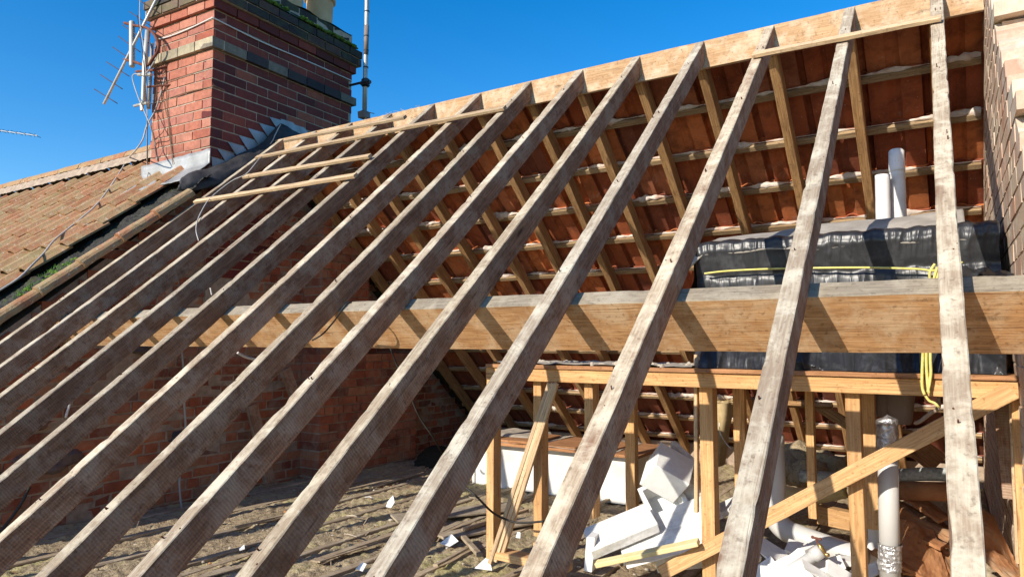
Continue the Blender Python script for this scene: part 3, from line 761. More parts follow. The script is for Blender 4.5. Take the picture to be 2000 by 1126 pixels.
cable('cable', [fy(310, 77), fy(335, 70), fy(370, 56), fy(400, 42), fy(413, 36)]+[sy(420, 37), sy(470, 62), sy(520, 86), sy(580, 111), sy(640, 137), sy(687, 158)], .006, 'cablewhite', 'pale cable wrapped round the chimney below the dark cap')
cable('cable', [fy(296, 203), fy(330, 192), fy(370, 179), fy(411, 170)]+[sy(418, 168), sy(440, 178)], .004, 'cablebrown', 'thin dark wire strung across the chimney front at mid height')
cable('cable', [fy(312, 165), fy(350, 152), fy(412, 132)], .003, 'cablebrown', 'thin wire above the mid height wire on the chimney front')
cable('cable', [fy(318, 78), fy(320, 100), fy(323, 130), fy(326, 200), fy(330, 250), fy(334, 290), fy(338, 322)], .0035, 'cablebrown', 'brown cable hanging straight down the chimney front')
cable('cable', [fy(322, 85), fy(325, 128), fy(314, 160), fy(322, 210), fy(331, 245), fy(336, 300), fy(341, 320)], .003, 'cablebrown', 'second brown cable crossing down the chimney front')
cable('cable', [fy(308, 100), fy(306, 180), fy(296, 240), fy(300, 270), fy(306, 312)], .003, 'cablebrown', 'brown cable near the left edge of the chimney front')
cable('cable', [py_(275, 145, -.7), py_(262, 145, -.7), py_(259, 155, -.7), py_(270, 190, -.7), py_(285, 225, -.7), py_(295, 250, -.7), fy(303, 280), fy(307, 314)], .0045, 'cable', 'grey cable looping off the mast clamp and down the chimney')
cable('cable', [fy(308, 80, .05), fy(306, 110, .05), py_(292, 135, -.7), py_(284, 143, -.7)], .005, 'cable', 'grey loop of cable behind the bent bracket')
gc = [(322, 150), (312, 190), (300, 220), (287, 245), (279, 270), (265, 295), (250, 310), (235, 335), (215, 365), (190, 398), (160, 425), (135, 445), (105, 470), (85, 495), (65, 515), (40, 540), (10, 560), (-40, 590)]
pts = [fy(322, 150, .02), fy(312, 190, .02), fy(301, 220, .03)]+[HY(287, 245, -.66), HY(279, 272, -.72), HY(266, 292, -.78)]+[HS(px_, y_, .16) for px_, y_ in gc[6:]]
cable('cable', pts, .0065, 'cable', 'thick grey cable running from the aerial down across the pantiles')
cable('cable', [py_(275, -20, -.68), py_(273, 20, -.68), py_(274, 50, -.68), py_(280, 90, -.68), py_(285, 140, -.68), py_(287, 200, -.68), py_(288, 240, -.68), HS(287, 320, .19), HS(291, 330, .17), HS(286, 350, .16)], .0045, 'cable', 'long grey cable hanging down beside the mast to the lead apron')
cable('cable', [py_(268, 30, -.69), py_(279, 110, -.69), py_(287, 210, -.69), py_(288, 290, -.66), HS(289, 320, .18)], .003, 'cableblack', 'thin black cable hanging beside the chimney corner')
cable('cable', [HX(548, 243, -4.9), HX(538, 262, -4.9), HX(532, 275, -4.89), HX(518, 295, -4.88), HS(500, 318, .05), HS(480, 340, .04), HS(455, 352, .04), HS(430, 370, .03), HS(408, 390, .02), HS(396, 408, .01), HS(386, 430, 0), HS(383, 450, 0), HS(388, 470, -.02)], .0038, 'cable', 'thin grey cable trailing from the lead flashing over the left rafters')
cable('cable', [HS(686, 590, -.02), HS(675, 595, 0), HS(663, 612, -.03), HS(650, 630, -.1), HS(630, 652, -.14), HS(610, 664, -.16)], .004, 'cableblack', 'dark cable hooked over the purlin beside the seventh rafter')
cable('cable', [HY(423, 655, -1.4), HY(414, 641, -1.45), HY(405, 625, -1.5)], .003, 'cableblack', 'thin black wire end hanging in front of the left end of the purlin')
cable('cable', [HX(464, 688, -4.0), HX(480, 697, -4.0), HX(500, 702, -4.0)], .009, 'cablewhite', 'short white cable end sticking out below the purlin')
cable('cable', [HX(355, 686, -4.95), HX(358, 720, -4.95), HX(360, 790, -4.95), HX(362, 840, -4.95), HX(352, 925, -4.93), HX(351, 955, -4.92), HX(356, 1002, -4.9)], .008, 'cable', 'pale cable hanging vertically down the attic brick wall')
cable('cable', [HX(137, 786, -4.85), HX(128, 815, -4.85)], .008, 'cablewhite', 'stub of pale cable between the rafters on the left')
cable('cable', [HX(411, 562, -4.6), HX(414, 576, -4.6)], .006, 'cablewhite', 'tiny pale cable end poking up over a left rafter')
cable('cable', [HX(58, 950, -4.6), HX(40, 985, -4.6), HX(15, 1020, -4.6), HX(-10, 1050, -4.6)], .009, 'cableblack', 'dark rod slanting in the bottom left corner')
cable('cable', [HX(763, 681, -4.2), HX(775, 712, -4.2), HX(800, 770, -4.1), HX(820, 815, -4.05), HX(850, 860, -4.0), HZ(872, 905)], .008, 'cableblack', 'dark cable swinging down from under the purlin to the matting')
cable('cable', [HY(905, 948, -1.0), HY(930, 968, -1.0), HY(960, 998, -.95), HY(985, 1012, -.9), HY(1015, 1020, -.88), HY(1062, 1017, -.88)], .0055, 'cableblack', 'slack black cable looped across the feet of the pine studs')

# ------------------------------------------------------------------ water tank platform
Y0 = -.8
def stand(name, px0, px1, pyt, pyb, y, dep=.07, m='pine', parent=None):
    p = HY(px0, pyt, y); q = HY(px1, pyt, y); pb0 = HY(px0, pyb, y)
    wd = abs(q.x-p.x); c = (p+q)/2
    return timber(name, (c.x, y, pb0.z), (c.x, y, c.z), (0, -1, 0), wd, dep, m, seg=14, rough=.002, ch=.002, parent=parent)
rail_z = -1.866
o = timber('platform_rail', (-2.135, Y0+.0, -1.896), (XR-.004, Y0+.0, -1.896), (0, -1, 0), .064, .045, 'pine', seg=40, rough=.0015, ch=.002)
tag(o, 'pale pine front rail carrying the water tank platform', 'rail')
o = timber('platform_rail', (-2.10, -.345, -1.896), (XR-.004, -.345, -1.896), (0, -1, 0), .064, .045, 'pine', seg=30, rough=.0015, ch=.002)
tag(o, 'pine rear rail under the back of the tank platform', 'rail')
b = MB()
def dk(u, v): return (-2.13+u*2.295, -.812+v*.56, -1.845+.0015*nz(u*20, v*5))
b.grid(dk, 60, 8); b.grid(lambda u, v: (-2.13+u*2.295, -.812, -1.8625+v*.0175+.001*nz(u*20, 2)), 60, 1); b.grid(lambda u, v: (-2.13, -.812+u*.56, -1.8625+v*.0175), 4, 1)
b.grid(lambda u, v: (-2.13+u*2.295, -.812+v*.56, -1.8625), 4, 2)
o = b.build('platform_board', 'board'); tag(o, 'rust brown board laid flat on the pine rails under the tank', 'board')
b = MB(); rs_ = random.Random(5)
b.grid(lambda u, v: (-2.12+u*1.1, -.80+v*.45, -1.843+.012*max(0, nz(u*14, v*7)+.45)*(1 if v < .95 else .2)), 80, 16)
for k in range(60): lump(b, (rs_.uniform(-2.1, -1.08), rs_.uniform(-.8, -.5), -1.84), (rs_.uniform(.006, .02), rs_.uniform(.006, .02), rs_.uniform(.005, .016)), k, 6)
tag(b.build('rubble_dust', 'dust', smooth=True), 'grey dust and crumbs of mortar lying on the empty end of the platform', 'debris', kind='stuff')
studs = [(950, 964, 722, 1090, Y0+.05, 'pine stud at the left end of the tank platform'), (1041, 1057, 740, 1045, Y0+.05, 'second pine stud of the platform, with a lath leaning against it'),
         (1140, 1157, 742, 1010, Y0+.05, 'third front pine stud, its foot behind the white foam board'), (1365, 1391, 752, 1130, Y0+.05, 'pine stud in front of the white foam boxes'),
         (1650, 1679, 765, 1135, Y0+.05, 'broad pine stud crossed by the diagonal brace'), (1975, 2012, 775, 1140, Y0+.05, 'pine stud at the right edge below the black plastic'),
         (1219, 1238, 745, 1010, -.345, 'rear pine stud left of the white foam boxes'), (1430, 1452, 752, 960, -.345, 'rear pine stud right of the rolled brown bundle'),
         (1680, 1707, 765, 1030, -.40, 'rear pine stud just right of the broad front stud'), (1571, 1587, 760, 1010, -.345, 'thin rear pine stud in front of the patterned lagged pipe')]
for a_, c_, t_, d_, y_, lb_ in studs:
    o = stand('stud', a_, c_, t_, d_, y_, .075 if y_ < -.5 else .05); tag(o, lb_, 'stud', 'pine studs carrying the tank platform')
o = timber('diagonal_brace', HY(1978, 762, Y0-.018), HY(1290, 1120, Y0-.018), (0, -1, 0), .062, .02, 'pine', seg=30, ch=.002); tag(o, 'long diagonal pine brace rising to the right across the studs', 'brace')
for k in range(3):
    o = timber('lath', HY(1072+k*7, 748, Y0-.012-.003*k), HY(955+k*11, 1100-k*4, Y0-.055+.012*k), (0, -1, 0), .022, .02, 'pine_lath', seg=20, ch=.002, seed=k+70)
    tag(o, ['left sawn lath', 'middle sawn lath', 'right sawn lath'][k]+' of the three leaning against the second stud', 'lath', 'laths leaning against the second stud')
o = timber('post', HY(1965, 775, -.55), HY(1985, 975, -.55), (-.2, -1, 0), .085, .07, ['old_side', 'old_side'], seg=16, rough=.003); tag(o, 'dark old timber post standing near the right wall', 'post')
o = timber('lath', HY(1976, 775, -.72), HY(1990, 1100, -.72), (0, -1, 0), .02, .03, 'pine_lath', seg=16); tag(o, 'split pale lath standing beside the dark old post', 'lath')
for (a_, c_, y_, wd, lb_) in (((1050, 1055), (1083, 1060), Y0+.02, .05, 'sole plate block under the second stud'), ((965, 1070), (1110, 1100), Y0+.0, .05, 'short pine offcut lying at the foot of the leaning laths')):
    p, q = HY(*a_, y_), HY(*c_, y_); o = timber('offcut', p, q, (0, 0, 1), .09, .04, 'pine', seg=6); tag(o, lb_, 'offcut')
o = timber('sole_plate', HY(1600, 985, -.2), HY(1672, 1000, -.2), (0, 0, 1), .06, .085, 'pine', seg=6); tag(o, 'short horizontal pine plank between the studs under the lagged pipe', 'plank')
o = timber('packer', HY(1358, 692, Y0+.07), HY(1358, 1000, Y0+.07), (0, -1, 0), .016, .03, 'pine_lath', seg=8); tag(o, 'thin upright lath behind the stud left of the tank', 'lath')

# ------------------------------------------------------------------ tank in black polythene
tk = empty('wrapped_water_tank', (-.5, -.4, -1.843)); tag(tk, 'water tank wrapped in shiny black polythene on the platform', 'water tank')
def chl(o): o.location = (.5, .4, 1.843); return o
prf = [(-.715, -1.842), (-.70, -1.80), (-.665, -1.73), (-.675, -1.62), (-.685, -1.52), (-.688, -1.455), (-.682, -1.425), (-.69, -1.39), (-.695, -1.34), (-.695, -1.30), (-.66, -1.262), (-.45, -1.235), (-.2, -1.22), (.0, -1.23), (.02, -1.4), (.02, -1.84)]
prs = smooth_pts([(0, y, z) for y, z in prf], 6)
def ridged(v): return 1-abs(v)*2
def body(u, v):
    n_ = len(prs)-1; f = v*n_; i = min(n_-1, int(f)); p = prs[i].lerp(prs[i+1], f-i)
    x = -1.06+u*1.20
    e = min(1, max(0, (u)/.07)); k = math.sqrt(max(0, 1-(1-e)**2))
    y = p.y+(1-k)*.10*(1 if p.y < -.3 else 0); z = p.z-(1-k)*.05*(1 if p.z > -1.4 else 0)
    front = max(0, min(1, (-p.y-.5)/.15))
    near = math.exp(-((p.z+1.425)/.07)**2)
    up = max(0, min(1, (p.z+1.44)/.06)); wr = (ridged(nz(x*11, z*1.6, 3))**3*(.022-.014*up)+ridged(nz(x*24, z*3+x*2, 8))**4*(.008-.004*up)+.014*nz(x*4, z*3, 1)+.0015*ridged(nz(x*26, z*6))*max(0, 1-abs(p.z+1.32)/.05))*(1-near*.85)
    if p.z < -1.62: wr += ridged(nz(x*4, z*6+x*4, 12))**2*.04-.01
    sk = .05*max(0, (-1.74-p.z)/.1)*(.5+nz(x*5, 3))
    x2 = x+.01*nz(z*9, x*5)+(1-k)*.02
    return (x2, y-front*(wr+sk), z+.008*nz(x*8, y*5)*(1-front)+(front*.012*nz(x*20, z*8, 5)) if p.z > -1.83 else z)
b = MB(); b.grid(body, 300, 120)
chl(b.build('polythene_wrap', 'plastic', tk, smooth=True))
b = MB()      # left end fold
b.grid(lambda u, v: (-1.055-.035*math.sin(PI*v)*(.6+.6*nz(u*6, v*8)), -.60+u*.6, -1.83+v*.52+.02*nz(u*9, v*6)), 30, 30)
chl(b.build('end_fold', 'plastic', tk, smooth=True))
b = MB()      # dusty cover laid over the top, rising to the back right
def cv(u, v):
    x = -1.055+u*1.09; y = -.70+v*.62
    z = -1.298+.0*u+.085*min(1, v*2.2)**.7+.05*u*min(1, v*2)+.006*nz(x*9, y*9)+.010*nz(x*3, y*5, 4)
    if u < .06: z -= (.06-u)*1.0
    z -= .030*max(0, .06-v)/.06*(1+.7*nz(x*5, 1))
    return (x, y+.012*nz(x*7, 2)*(1-v), z)
b.grid(cv, 120, 30); chl(b.build('dusty_cover', 'cover', tk, smooth=True, solid=.006))
b = MB()      # crumpled tail of polythene to the right
def tl(u, v):
    x = -.02+u*.185; y = -.95+v*.35
    return (x, y, -1.50-.03*u+.05*math.sin(PI*v)*(1-.5*u)+.03*ridged(nz(x*12, y*8, 5))+.012*nz(x*30, y*20))
b.grid(tl, 40, 40); b.grid(lambda u, v: (-.02+u*.185, -.95+.04*v, -1.52-.08*v+.02*nz(u*4, v*3)), 20, 8); chl(b.build('loose_polythene', 'plastic', tk, smooth=True))
yb = -.725
rp = [HY(1376, 534, yb), HY(1420, 529, yb), HY(1500, 525, yb), HY(1600, 523, yb), HY(1700, 522.5, yb-.01), HY(1790, 525, yb-.01), HY(1822, 528, yb-.015), HY(1850, 520, yb-.02), HY(1880, 512, yb)]
tyy = empty('yellow_rope', rp[6]); tag(tyy, 'yellow rope tied round the black wrapped tank', 'rope')
b = MB(); b.tube(smooth_pts(rp), .0045, 6); chd(b.build('waist_strap', 'rope', tyy, smooth=True), tyy)
for pts in ([(1826, 515), (1816, 532), (1816, 560), (1806, 640), (1802, 700), (1801, 752), (1806, 770)], [(1830, 522), (1812, 600), (1809, 690), (1811, 740), (1814, 768)], [(1832, 528), (1822, 600), (1817, 690), (1818, 730), (1812, 765)]):
    b = MB(); b.tube(smooth_pts([HY(px_, y_, -.74 if y_ < 600 else -.83) for px_, y_ in pts]), .0055, 6); chd(b.build('hanging_strand', 'rope', tyy, smooth=True), tyy)
b = MB(); b.tube(smooth_pts([HY(*q, -.82) for q in ((1806, 770), (1815, 782), (1826, 787), (1834, 796))]), .005, 6); chd(b.build('rope_tail', 'rope', tyy, smooth=True), tyy)
cable('cord', [HY(1834, 775, -.7), HY(1832, 797, -.7), HY(1818, 806, -.7), HY(1800, 820, -.7), HY(1790, 825, -.7), HY(1786, 823, -.7)], .008, 'root', 'frayed grey cord end tied to the yellow rope', 'cord')
# bare black tank behind the right end
t2 = empty('plastic_water_tank', (0, -.3, -1.6)); tag(t2, 'dark grey plastic tank rim showing at the right of the wrapped tank', 'water tank')
def tank2(b, x0, x1, y0, y1, z0, z1, r, tp=.03, n=6):
    def loop(x0, x1, y0, y1):
        o_ = []
        for cx, cy, a0 in ((x1-r, y1-r, 0), (x0+r, y1-r, 90), (x0+r, y0+r, 180), (x1-r, y0+r, 270)):
            for k in range(n+1): a_ = R(a0+90*k/n); o_.append((cx+r*math.cos(a_), cy+r*math.sin(a_)))
        return o_
    lo, hi = loop(x0+tp, x1-tp, y0+tp, y1-tp), loop(x0, x1, y0, y1); m_ = len(lo)
    rim = loop(x0-.02, x1+.02, y0-.02, y1+.02); lid = loop(x0+.03, x1-.03, y0+.03, y1-.03)
    L_ = [[(x, y, z0) for x, y in lo], [(x, y, z1-.035) for x, y in hi], [(x, y, z1-.035) for x, y in rim], [(x, y, z1) for x, y in rim], [(x, y, z1) for x, y in lid], [(x, y, z1+.045) for x, y in lid]]
    vs = [v for l_ in L_ for v in l_]
    b.add(vs, [(k*m_+i, k*m_+(i+1) % m_, (k+1)*m_+(i+1) % m_, (k+1)*m_+i) for k in range(len(L_)-1) for i in range(m_)]+[tuple((len(L_)-1)*m_+i for i in range(m_))])
b = MB(); tank2(b, -.45, .085, -.60, .2, -1.6, -1.278, .07); o = b.build('tank_body', 'tank', t2, smooth=False); o.location = (0, .3, 1.6)
# two lagged pipes standing behind the tank
for nm, pxs, top, lb_ in (('a', (1706, 1741), 342, 'shorter white jacketed pipe standing behind the wrapped tank'), ('b', (1736, 1773), 296, 'taller white jacketed pipe with taped top behind the wrapped tank')):
    yy = .15 if nm == 'b' else .08
    c0 = HY((pxs[0]+pxs[1])/2-(4 if nm == 'b' else 0), top, yy); c1 = HY((pxs[0]+pxs[1])/2+2, 450, yy); rr = (HY(pxs[1], 400, yy).x-HY(pxs[0], 400, yy).x)/2*.86
    e = empty('lagged_pipe', c1); tag(e, lb_, 'pipe', 'white pipes behind the tank')
    b = MB(); n_ = 14; b.tube([c1.lerp(c0, k/n_) for k in range(n_+1)], [rr*(1+.05*nz(k*.7, 3 if nm == 'a' else 8)) for k in range(n_+1)], 18); chd(b.build('jacket', 'jacket', e, smooth=True), e)
    if nm == 'b':
        b = MB(); b.tube([c1.lerp(c0, .74), c1.lerp(c0, .78), c1.lerp(c0, .9), c0+Vector((0, 0, .004)), c0+Vector((0, 0, .012))], [rr*1.04, rr*1.06, rr*1.03, rr*.95, rr*.7], 14); chd(b.build('taped_top', 'jacket', e, smooth=True), e)
cable('root', [HY(1729, 235, .9), HY(1722, 255, .9), HY(1716, 275, .9), HY(1712, 300, .9), HY(1708, 312, .9)], .006, 'root', 'dry root hanging from the tiles above the white pipes', 'root')
cable('root', [HY(1729, 235, .9), HY(1740, 250, .9), HY(1732, 262, .9)], .005, 'root', 'short side root curling beside the dry root', 'root')
cable('root', [HY(1860, 62, .3), HY(1885, 58, .3), HY(1905, 45, .3), HY(1918, 38, .3)], .005, 'root', 'thin dusty root stretched between the first rafter and the pale wall', 'root')

# ------------------------------------------------------------------ pipework
def pipe_obj(name, label, segs, m='pvc', cat='pipe'):
    e = empty(name, segs[0][1][0]); tag(e, label, cat)
    for nm, pts, r_, mm in segs: b = MB(); b.tube(pts, r_, 22); chd(b.build(nm, mm or m, e, smooth=True), e)
    return e
yp = -.62
soil = pipe_obj('soil_pipe', 'upright grey soil pipe with crumpled silver foil over its open top', [
    ('pipe_body', [HY(1739, 1150, yp), HY(1733, 830, yp)], .0385, 'pvc')])
b = MB()
def foilcap(u, v):
    z = v; c = HY(1733-.5*(1-v), 880-v*68, yp); a_ = u*2*PI
    k = 1+.06*nz(math.cos(a_)*3, math.sin(a_)*3, v*5)
    if v > .9: k *= (1-v)*10*.95+.02
    r_ = .0415*k; h_ = .012*(1 if v > .9 else 0)*(v-.9)*10*.4
    return c+Vector((r_*math.cos(a_), r_*math.sin(a_), h_+.01*nz(u*6, v*7)*(v > .8)))
b.grid(foilcap, 32, 24); o = b.build('foil_cap', 'foil', soil, smooth=True); chd(o, soil)
b = MB()
def wrapf(u, v):
    c = HY(1738, 1112-v*52, yp); a_ = u*2*PI; r_ = .043*(1+.09*nz(math.cos(a_)*4, math.sin(a_)*4, v*9)+.02*math.sin(v*40+a_))
    return c+Vector((r_*math.cos(a_), r_*math.sin(a_), 0))
b.grid(wrapf, 36, 26); o = b.build('foil_wrap', 'foil', soil, smooth=True); chd(o, soil)
y2 = -.30
el = [HY(1508, 850, y2), HY(1512, 930, y2), HY(1512, 985, y2), HY(1516, 1012, y2), HY(1532, 1032, y2-.01), HY(1560, 1046, y2-.03), HY(1620, 1068, y2-.07), HY(1690, 1092, y2-.12)]
pipe_obj('waste_pipe', 'grey waste pipe coming down behind the second rafter and bending right across the floor', [('bent_pipe', smooth_pts(el, 5), .052, 'pvc'), ('socket_collar', [HY(1507, 848, y2), HY(1509, 870, y2)], .056, 'pvc')])
pipe_obj('overflow_pipe', 'slim grey pipe with a brass tap lying among the white scraps', [('pipe_body', [HY(1520, 1128, -.75), HY(1596, 1080, -.70)], .0235, 'pvc'), ('pipe_collar', [HY(1588, 1085, -.705), HY(1604, 1074, -.70)], .028, 'pvc')])
tp = empty('brass_tap', HY(1605, 1080, -.68)); tag(tp, 'small brass tap with a cross head on the slim grey pipe', 'tap')
b = MB(); b.tube([HY(1612, 1086, -.68), HY(1606, 1075, -.68), HY(1602, 1066, -.68), HY(1598, 1060, -.68)], [.011, .013, .010, .006], 10); b.tube([HY(1606, 1080, -.68), HY(1618, 1083, -.7)], .008, 8); chd(b.build('tap_body', 'brass', tp, smooth=True), tp)
b = MB(); b.tube([HY(1598, 1062, -.68), HY(1594, 1052, -.68)], .004, 6); b.tube([HY(1586, 1048, -.68), HY(1602, 1052, -.68)], .0055, 6); lump(b, HY(1587, 1048, -.68), (.007,)*3, 1, 8, 0, 0); lump(b, HY(1602, 1052, -.68), (.007,)*3, 2, 8, 0, 0); chd(b.build('tap_handle', 'rust', tp), tp)
b = MB(); b.tube([HY(1722, 700, -.3), HY(1722, 812, -.3)], .035, 14); tank2(b, HY(1722, 800, -.3).x, HY(1788, 800, -.3).x, -.34, -.1, HY(1722, 826, -.3).z, HY(1722, 745, -.3).z, .035, .02)
tag(b.build('cistern_box', 'pvcdark'), 'dark brown grey plastic cistern hanging in shade below the platform', 'cistern')

# ------------------------------------------------------------------ lagged pipe, clay tiles, wool behind the studs
b = MB(); pts = [HY(q_, r_, -.12) for q_, r_ in ((1562, 928), (1650, 934), (1755, 928), (1800, 925), (1850, 926), (1880, 927))]
b.tube(smooth_pts(pts, 5), .031, 14); tag(b.build('lagged_pipe', 'clothtape', smooth=True), 'pipe wrapped in grey patterned lagging across the back of the attic', 'pipe')
b = MB(); b.tube([HY(1750, 957, -.14), HY(1880, 960, -.14)], .043, 16); tag(b.build('clay_pipe', 'clay', smooth=True), 'smooth orange clay ridge tile lying under the patterned pipe', 'clay tile')
b = MB(); b.tube(smooth_pts([HY(1528, 962, .2), HY(1560, 968, .2), HY(1600, 965, .2), HY(1650, 955, .2)], 5), [.045]*16, 14); tag(b.build('foam_roll', 'pir', smooth=True), 'yellow foam roll lying behind the diagonal brace', 'insulation')
b = MB()
for k, (px_, y_, yy) in enumerate(((1600, 905, .9), (1560, 890, .9), (1625, 912, .8), (1660, 915, .9), (1540, 915, .8), (1500, 900, 1.0), (1580, 925, .6))):
    lump(b, HY(px_, y_, yy), (.12, .1, .085), k, 14, rough=.5)
tag(b.build('wool_bundles', 'wool', smooth=True), 'heap of dirty yellow mineral wool in the dark behind the thin studs', 'insulation', kind='stuff')
rs_ = random.Random(12)
def clay_tile(c, rx, rz, L_=.30, W_=.22, label=None, name='clay_tile'):
    def fn(u, v, o_=0):
        x = (u-.5)*W_; z = .014*math.sin(u*PI*1.5)+.012*nz(u*3, v*3, c.x*9)+.005*nz(u*11, v*11, c.x); return Vector((x, (v-.5)*L_, z))
    b = MB(); b.grid(fn, 16, 14)
    o = b.build(name, 'clay', smooth=False, solid=.014); o.matrix_world = Matrix.Translation(c) @ Euler(rx if isinstance(rx, tuple) else (rx, 0, rz)).to_matrix().to_4x4()
    tag(o, label, 'clay tile', 'loose clay tiles stacked by the soil pipe'); return o
ct = [((1800, 980), -.05, (.5, .1, 1.2), 'curved orange clay tile on top of the stack right of the soil pipe'), ((1800, 1012), -.1, (.4, -.1, 1.4), 'shaded clay tile second in the stack by the soil pipe'),
      ((1790, 1040), -.2, (.3, .15, 1.3), 'clay tile with a pale split edge in the middle of the stack'), ((1795, 1075), -.35, (.75, .2, .5), 'big sunlit clay tile low in the stack beside the foil wrap'),
      ((1835, 1100), -.3, (.8, -.3, 1.0), 'dark clay tile at the bottom of the stack behind the first rafter'), ((1925, 1040), -.15, (.7, .3, .6), 'clay tile leaning in shade right of the first rafter'),
      ((1945, 1090), -.4, (.4, .2, .9), 'sunlit clay tile at the foot of the dark old post'), ((1770, 1110), -.4, (.5, .1, 1.9), 'clay tile half buried at the bottom edge by the soil pipe')]
for (q, yy, e_, lb_) in ct: clay_tile(HY(*q, yy), e_, 0, .26, .20, lb_)
b = MB(); b.grid(lambda u, v: HY(1700, 1000, .1)+Vector((u*.6, v*.7-.55, -.30+.06*nz(u*5, v*5)+.04*nz(u*14, v*14)+.02*nz(u*40, v*40)+.10*v)), 40, 40)
tag(b.build('clay_rubble', 'joist', smooth=True), 'heap of broken clay and soil under the stacked tiles', 'rubble', kind='stuff')
b = MB(); c = HY(1400, 845, .7)
def bun(u, v):
    a_ = u*2*PI; r_ = .10*(1+.25*nz(math.cos(a_)*1.5, math.sin(a_)*1.5, v*2)); 
    return c+Vector((r_*math.cos(a_)*.8+.05*(v-.5), r_*math.sin(a_), (v-.5)*.40))
b.grid(bun, 20, 12); b.grid(lambda u, v: c+Vector((.09*u*math.cos(v*2*PI)*.8+.025, .1*u*math.sin(v*2*PI), .2+.03*nz(u*3, v*5))), 4, 20)
for k in range(40):
    a_ = random.uniform(0, 2*PI); q = c+Vector((.08*math.cos(a_)+.02, .09*math.sin(a_), .19)); b.tube([q, q+Vector((random.uniform(-.04, .04), random.uniform(-.04, .04), random.uniform(.0, .06)))], .0012, 4)
tag(b.build('rolled_bundle', 'straw', smooth=True), 'brown rolled bundle with frayed hairy top behind the pine studs', 'bundle')
cable('string', [HY(1405, 825, .55), HY(1407, 845, .55), HY(1416, 862, .55), HY(1428, 876, .55)], .003, 'cablewhite', 'thin pale string hanging over the brown bundle', 'string')
o = timber('broken_board', HY(1788, 868, .2), HY(1835, 905, .2), (0, -1, .4), .11, .02, 'board', seg=10, rough=.006); tag(o, 'split brown board leaning behind the diagonal brace', 'board')
o = timber('back_strut', HY(1596, 792, .9), HY(1665, 835, .9), (0, -1, 0), .06, .05, 'back', seg=8); tag(o, 'short brown strut slanting in the dark behind the thin studs', 'strut')
o = timber('back_plate', HY(1535, 786, .8), HY(1625, 790, .8), (0, -1, .4), .03, .05, 'back', seg=8); tag(o, 'short horizontal timber lit by the sun in the dark recess', 'timber')

# ------------------------------------------------------------------ white panel box and matting
wb = empty('boxed_in_cistern', (-2.8, 1.2, FLOOR)); tag(wb, 'long low box with dirty white sides and a brown board on top', 'box')
b = MB(); p0 = HY(928, 965, 1.05); p1 = HY(1236, 965, 1.05); zt = HY(1050, 873, 1.05).z
b.box((p0.x, 1.05, FLOOR+.0), (p1.x-p0.x, 0, 0), (0, .5, 0), (0, 0, zt-FLOOR), .004); b.box((p0.x-.02, 1.035, FLOOR+.01), (.02, 0, 0), (0, .5, 0), (0, 0, zt-FLOOR-.03), .003)
o = b.build('white_side', 'whitepanel', wb); o.location = (2.8, -1.2, -FLOOR)
b = MB(); b.box((p0.x+.02, .96, zt+.003), (p1.x-p0.x+.06, 0, 0), (0, .62, 0), (0, 0, .022), .003); b.box((p0.x+.05, .98, zt+.027), (.55, .0, .0), (0, .5, 0), (.0, 0, .02), .01); b.box((p0.x+.7, .97, zt+.027), (.6, .0, .0), (0, .5, 0), (.0, 0, .012), .01)
o = b.build('top_board', 'board', wb); o.location = (2.8, -1.2, -FLOOR)
b = MB(); b.grid(lambda u, v: (p0.x+.02+u*1.3, .96+v*.6, zt+.026+.02*max(0, nz(u*9, v*5))+(.03 if u < .35 and v > .3 else 0)), 60, 14); o = b.build('dust_layer', 'dust', wb, smooth=True); o.location = (2.8, -1.2, -FLOOR)
b = MB(); c0, c1 = HZ(745, 925), HZ(905, 925)
def mt(u, v):
    a_ = v*PI; x = -4.55+u*1.25; r_ = .16*(1+.12*nz(u*5, v*3))
    return (x, 1.75-.28*math.cos(a_)+.02*nz(x*30, v*20), FLOOR-.02+r_*math.sin(a_)+.012*nz(x*35, v*25))
b.grid(mt, 80, 30); tag(b.build('rolled_matting', 'mat', smooth=True), 'rolled black hairy matting lying below the dark roof corner', 'matting')

# ------------------------------------------------------------------ foam debris
def slab(name, label, px, py, y, size, eul, m='poly', cat='foam', bev=.004, grp=None, hollow=False, jit=.003):
    b = MB(); sx, sy_, sz = size
    if hollow:
        t_ = .022
        b.box((-sx/2, -sy_/2, -sz/2), (sx, 0, 0), (0, sy_, 0), (0, 0, t_), jit)
        for (ox, oy, wx, wy) in ((-sx/2, -sy_/2, sx, t_), (-sx/2, sy_/2-t_, sx, t_), (-sx/2, -sy_/2+t_, t_, sy_-2*t_), (sx/2-t_, -sy_/2+t_, t_, sy_-2*t_)):
            b.box((ox, oy, -sz/2+t_), (wx, 0, 0), (0, wy, 0), (0, 0, sz-t_), jit*.4)
        for k in range(3): b.box((-sx/2+.03+k*sx*.3, sy_/2, -sz*.3), (sx*.16, 0, 0), (0, .012, 0), (0, 0, sz*.6), .001)
    else: b.box((-sx/2, -sy_/2, -sz/2), (sx, 0, 0), (0, sy_, 0), (0, 0, sz), jit)
    c = HY(px, py, y)
    o = b.build(name, m); md = o.modifiers.new('b', 'BEVEL'); md.width = bev; md.segments = 2
    o.matrix_world = Matrix.Translation(c) @ Euler([R(a_) for a_ in eul]).to_matrix().to_4x4()
    tag(o, label, cat, grp); return o
G = 'white foam packing heaped behind the studs'
slab('foam_box', 'topmost white foam box with a square bright face, tilted', 1303, 922, -.45, (.19, .17, .17), (38, 30, 28), grp=G)
slab('foam_box', 'lower white foam box with moulded slots under the topmost box', 1300, 982, -.42, (.20, .20, .15), (50, -25, 30), grp=G, hollow=True)
slab('foam_slab', 'thin grey pink foam lid leaning behind the topmost box', 1338, 898, -.33, (.20, .03, .10), (25, 32, -20), 'polydirty', grp=G)
slab('foam_box', 'dusty foam box wedged right of the moulded box', 1345, 955, -.36, (.15, .14, .13), (15, 35, 20), 'polydirty', grp=G)
